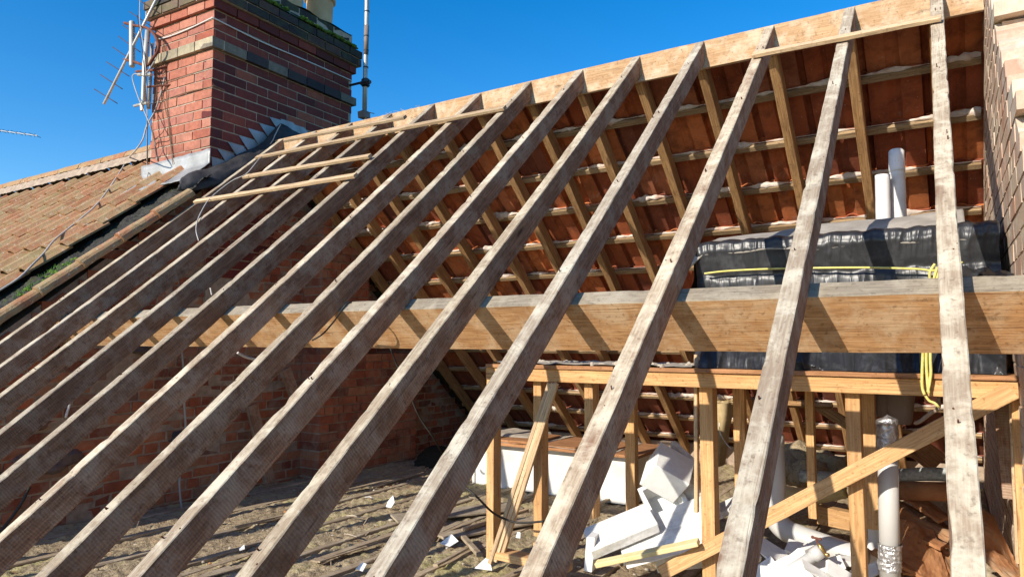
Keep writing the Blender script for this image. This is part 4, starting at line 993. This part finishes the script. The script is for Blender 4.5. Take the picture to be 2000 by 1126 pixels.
slab('foam_board', 'thick speckled white foam board with an L shaped end on the left of the heap', 1212, 1035, -.72, (.34, .17, .05), (24, -22, 32), 'polydirty', grp=G)
slab('foam_offcut', 'white upright foam leg under the speckled board', 1158, 1075, -.80, (.04, .12, .16), (0, 5, 10), grp=G)
for k in range(6):
    slab('foam_sheet', f'thin white foam sheet in the leaning stack, {ORD[k]} from the top', 1310-k*4+(k % 2)*10, 1012+k*11, -.58-.03*k, (.48-.02*k, .16, .014), (26-k*2, -25+k*1.5, 14+k*2), 'poly' if k % 2 else 'polydirty', grp='thin foam sheets leaning in a stack', jit=.005, bev=.002)
slab('foam_strip', 'long yellow foam strip with a torn white edge at the bottom', 1262, 1080, -.86, (.50, .05, .022), (10, -19, 4), 'pir')
slab('foam_strip', 'pale foam plank behind the yellow strip right of the stud', 1400, 1000, -.45, (.38, .10, .03), (20, -30, 8), 'polydirty')
slab('foam_block', 'grey shaded foam block under the yellow strip', 1330, 1085, -.6, (.24, .1, .1), (5, -10, 20), 'polydirty')
sc = [(1510, 1080, -.6, .13, .11), (1545, 1105, -.7, .15, .08), (1575, 1085, -.55, .10, .07), (1620, 1105, -.62, .12, .07), (1640, 1120, -.7, .12, .06), (1490, 1115, -.7, .14, .09), (1600, 1120, -.75, .14, .05), (1550, 1070, -.5, .1, .05), (1715, 1060, -.3, .1, .2), (1655, 1095, -.5, .09, .06), (1460, 1085, -.6, .12, .08), (1580, 1112, -.7, .12, .06), (1690, 1115, -.55, .1, .06), (1530, 1122, -.78, .16, .07), (1420, 1110, -.65, .14, .08)]
rs_ = random.Random(8)
wl = ['large curled', 'flat', 'small square', 'pointed', 'tilted', 'broad', 'long', 'narrow', 'upright', 'tiny', 'leaning', 'snapped', 'folded', 'jagged', 'thick']
for k, (px_, y_, yy, s1, s2) in enumerate(sc):
    e_ = (rs_.uniform(10, 80), rs_.uniform(-40, 40), rs_.uniform(0, 90)) if k != 8 else (5, 3, 20)
    sz = (s1, s2*.35 if k == 8 else s2, .012) if k != 8 else (.09, .01, .18)
    slab('foam_scrap', f'{wl[k]} white scrap among the waste pipes at the bottom right', px_, y_, yy, sz, e_, 'poly', 'scrap', .001, 'white scraps among the waste pipes', jit=.012)

# ------------------------------------------------------------------ scraps on the attic floor
def scrap(label, px, py, pts, m='paper', h=.03, name='paper_scrap', cat='scrap'):
    c = HZ(px, py, FLOOR+.015); b = MB()
    vs = [c+Vector((x, y, z)) for x, y, z in pts]; b.add(vs, [tuple(range(len(vs)))])
    o = b.build(name, m, solid=.004); tag(o, label, cat); return o
scrap('small upright curled white paper scrap on the wool floor', 760, 990, [(-.03, 0, 0), (.02, .0, 0), (.045, .01, .04), (.02, .02, .085), (-.02, .01, .04)])
scrap('white triangular scrap lying at the foot of the first stud', 942, 1112, [(-.05, 0, 0), (.05, .02, .0), (.0, .06, .06)])
scrap('folded white scrap beside the fourth rafter', 872, 1063, [(-.05, 0, 0), (.04, -.02, .0), (.06, .04, .02), (.0, .05, .05)])
scrap('thin white sliver lying on the wool floor', 722, 972, [(-.06, .01, .0), (0, .0, .012), (.07, -.03, .01), (.0, .02, .0)], 'paper')
scrap('thin cream sliver nearer the left rafters', 690, 1010, [(-.08, .01, .0), (0, -.01, .02), (.09, .0, .01), (.0, .025, .0)], 'plaster')
scrap('small white stub on the wool between the left rafters', 470, 1074, [(-.04, .02, .0), (.03, -.03, .012), (.05, -.01, .02), (-.02, .04, .02)])
scrap('tiny crumpled white scrap between the fourth and fifth rafters', 703, 1112, [(-.03, 0, 0), (.03, -.01, .0), (.03, .02, .03), (-.01, .03, .03)])
scrap('tiny white crumb on the pine offcut', 1012, 1085, [(-.015, 0, .1), (.015, 0, .1), (.01, .01, .13), (-.01, .01, .13)])
scrap('pinkish plaster flake on the wool floor', 685, 1047, [(-.07, .01, .005), (0, -.02, .02), (.06, -.01, .01), (.02, .03, .0)], 'plaster', name='plaster_flake')
def fboard(label, a_, c_, wd, m='dusty', th=.015, lift=.03):
    o = timber('loose_board', HZ(*a_, FLOOR+lift), HZ(*c_, FLOOR+lift), (0, 0, 1), wd, th, m, seg=10, rough=.003); tag(o, label, 'board'); return o
fboard('wide pale dusty board lying flat on the joists', (770, 1010), (1010, 985), .22, 'dusty')
fboard('second dusty board lying beside the wide one near the studs', (860, 1045), (1060, 1010), .14, 'joist', lift=.035)
fboard('short broken wood offcut lying by the first stud', (905, 1045), (938, 1080), .035, 'joist', .02, .05)
fboard('thin lath lying in the rubble left of the first stud', (850, 1100), (915, 1065), .03, 'joist', .012, .04)
fboard('splintered lath lying near the laths', (905, 1030), (1030, 992), .03, 'pine_lath', .02, .06)
b = MB(); rs_ = random.Random(21)
for k in range(300):
    x, y = rs_.uniform(-4.9, .05), rs_.uniform(-2.2, 1.6); s_ = rs_.uniform(.004, .013)
    lump(b, (x, y, FLOOR-.02+.03*nz(x*2.2, y*1.6, 3)+.02), (s_*rs_.uniform(.8, 2.2), s_, s_*.7), k, 6, mi=rs_.choice((0, 0, 1, 2)))
tag(b.build('floor_rubble', ['dust', 'wool', 'clay']), 'crumbs of plaster, mortar and tile scattered over the attic floor', 'rubble', kind='stuff')
b = MB(); rs_ = random.Random(22)
for k in range(160):
    p = Vector((rs_.uniform(-4.8, .0), rs_.uniform(-2.0, 1.5), FLOOR+.01)); a_ = rs_.uniform(0, PI); l_ = rs_.uniform(.03, .12)
    b.tube([p, p+Vector((math.cos(a_)*l_, math.sin(a_)*l_, rs_.uniform(0, .03)))], rs_.uniform(.0015, .004), 4)
for k in range(24):
    p = Vector((rs_.uniform(-4.8, -.2), rs_.uniform(-2.0, 1.2), FLOOR+.014)); a_ = PI/2+rs_.uniform(-.12, .12); l_ = rs_.uniform(.25, .8)
    d_ = Vector((math.cos(a_), math.sin(a_), rs_.uniform(-.01, .02))); b.box(p, d_*l_, Vector((rs_.uniform(.025, .05), 0, 0)), (0, 0, .008), .004)
tag(b.build('wood_splinters', 'joist'), 'splinters of wood scattered over the attic floor', 'splinters', kind='stuff')
# timber props leaning on the dark party wall
for k, (a_, c_, lb_) in enumerate((((495, 790), (530, 940), 'short dark timber prop leaning on the attic brick wall'), ((560, 720), (590, 800), 'upper dark timber stub on the attic brick wall'))):
    o = timber('timber_prop', HX(*a_, -4.9), HX(*c_, -4.85), (1, 0, 0), .09, .05, 'old_side', seg=8); tag(o, lb_, 'prop')
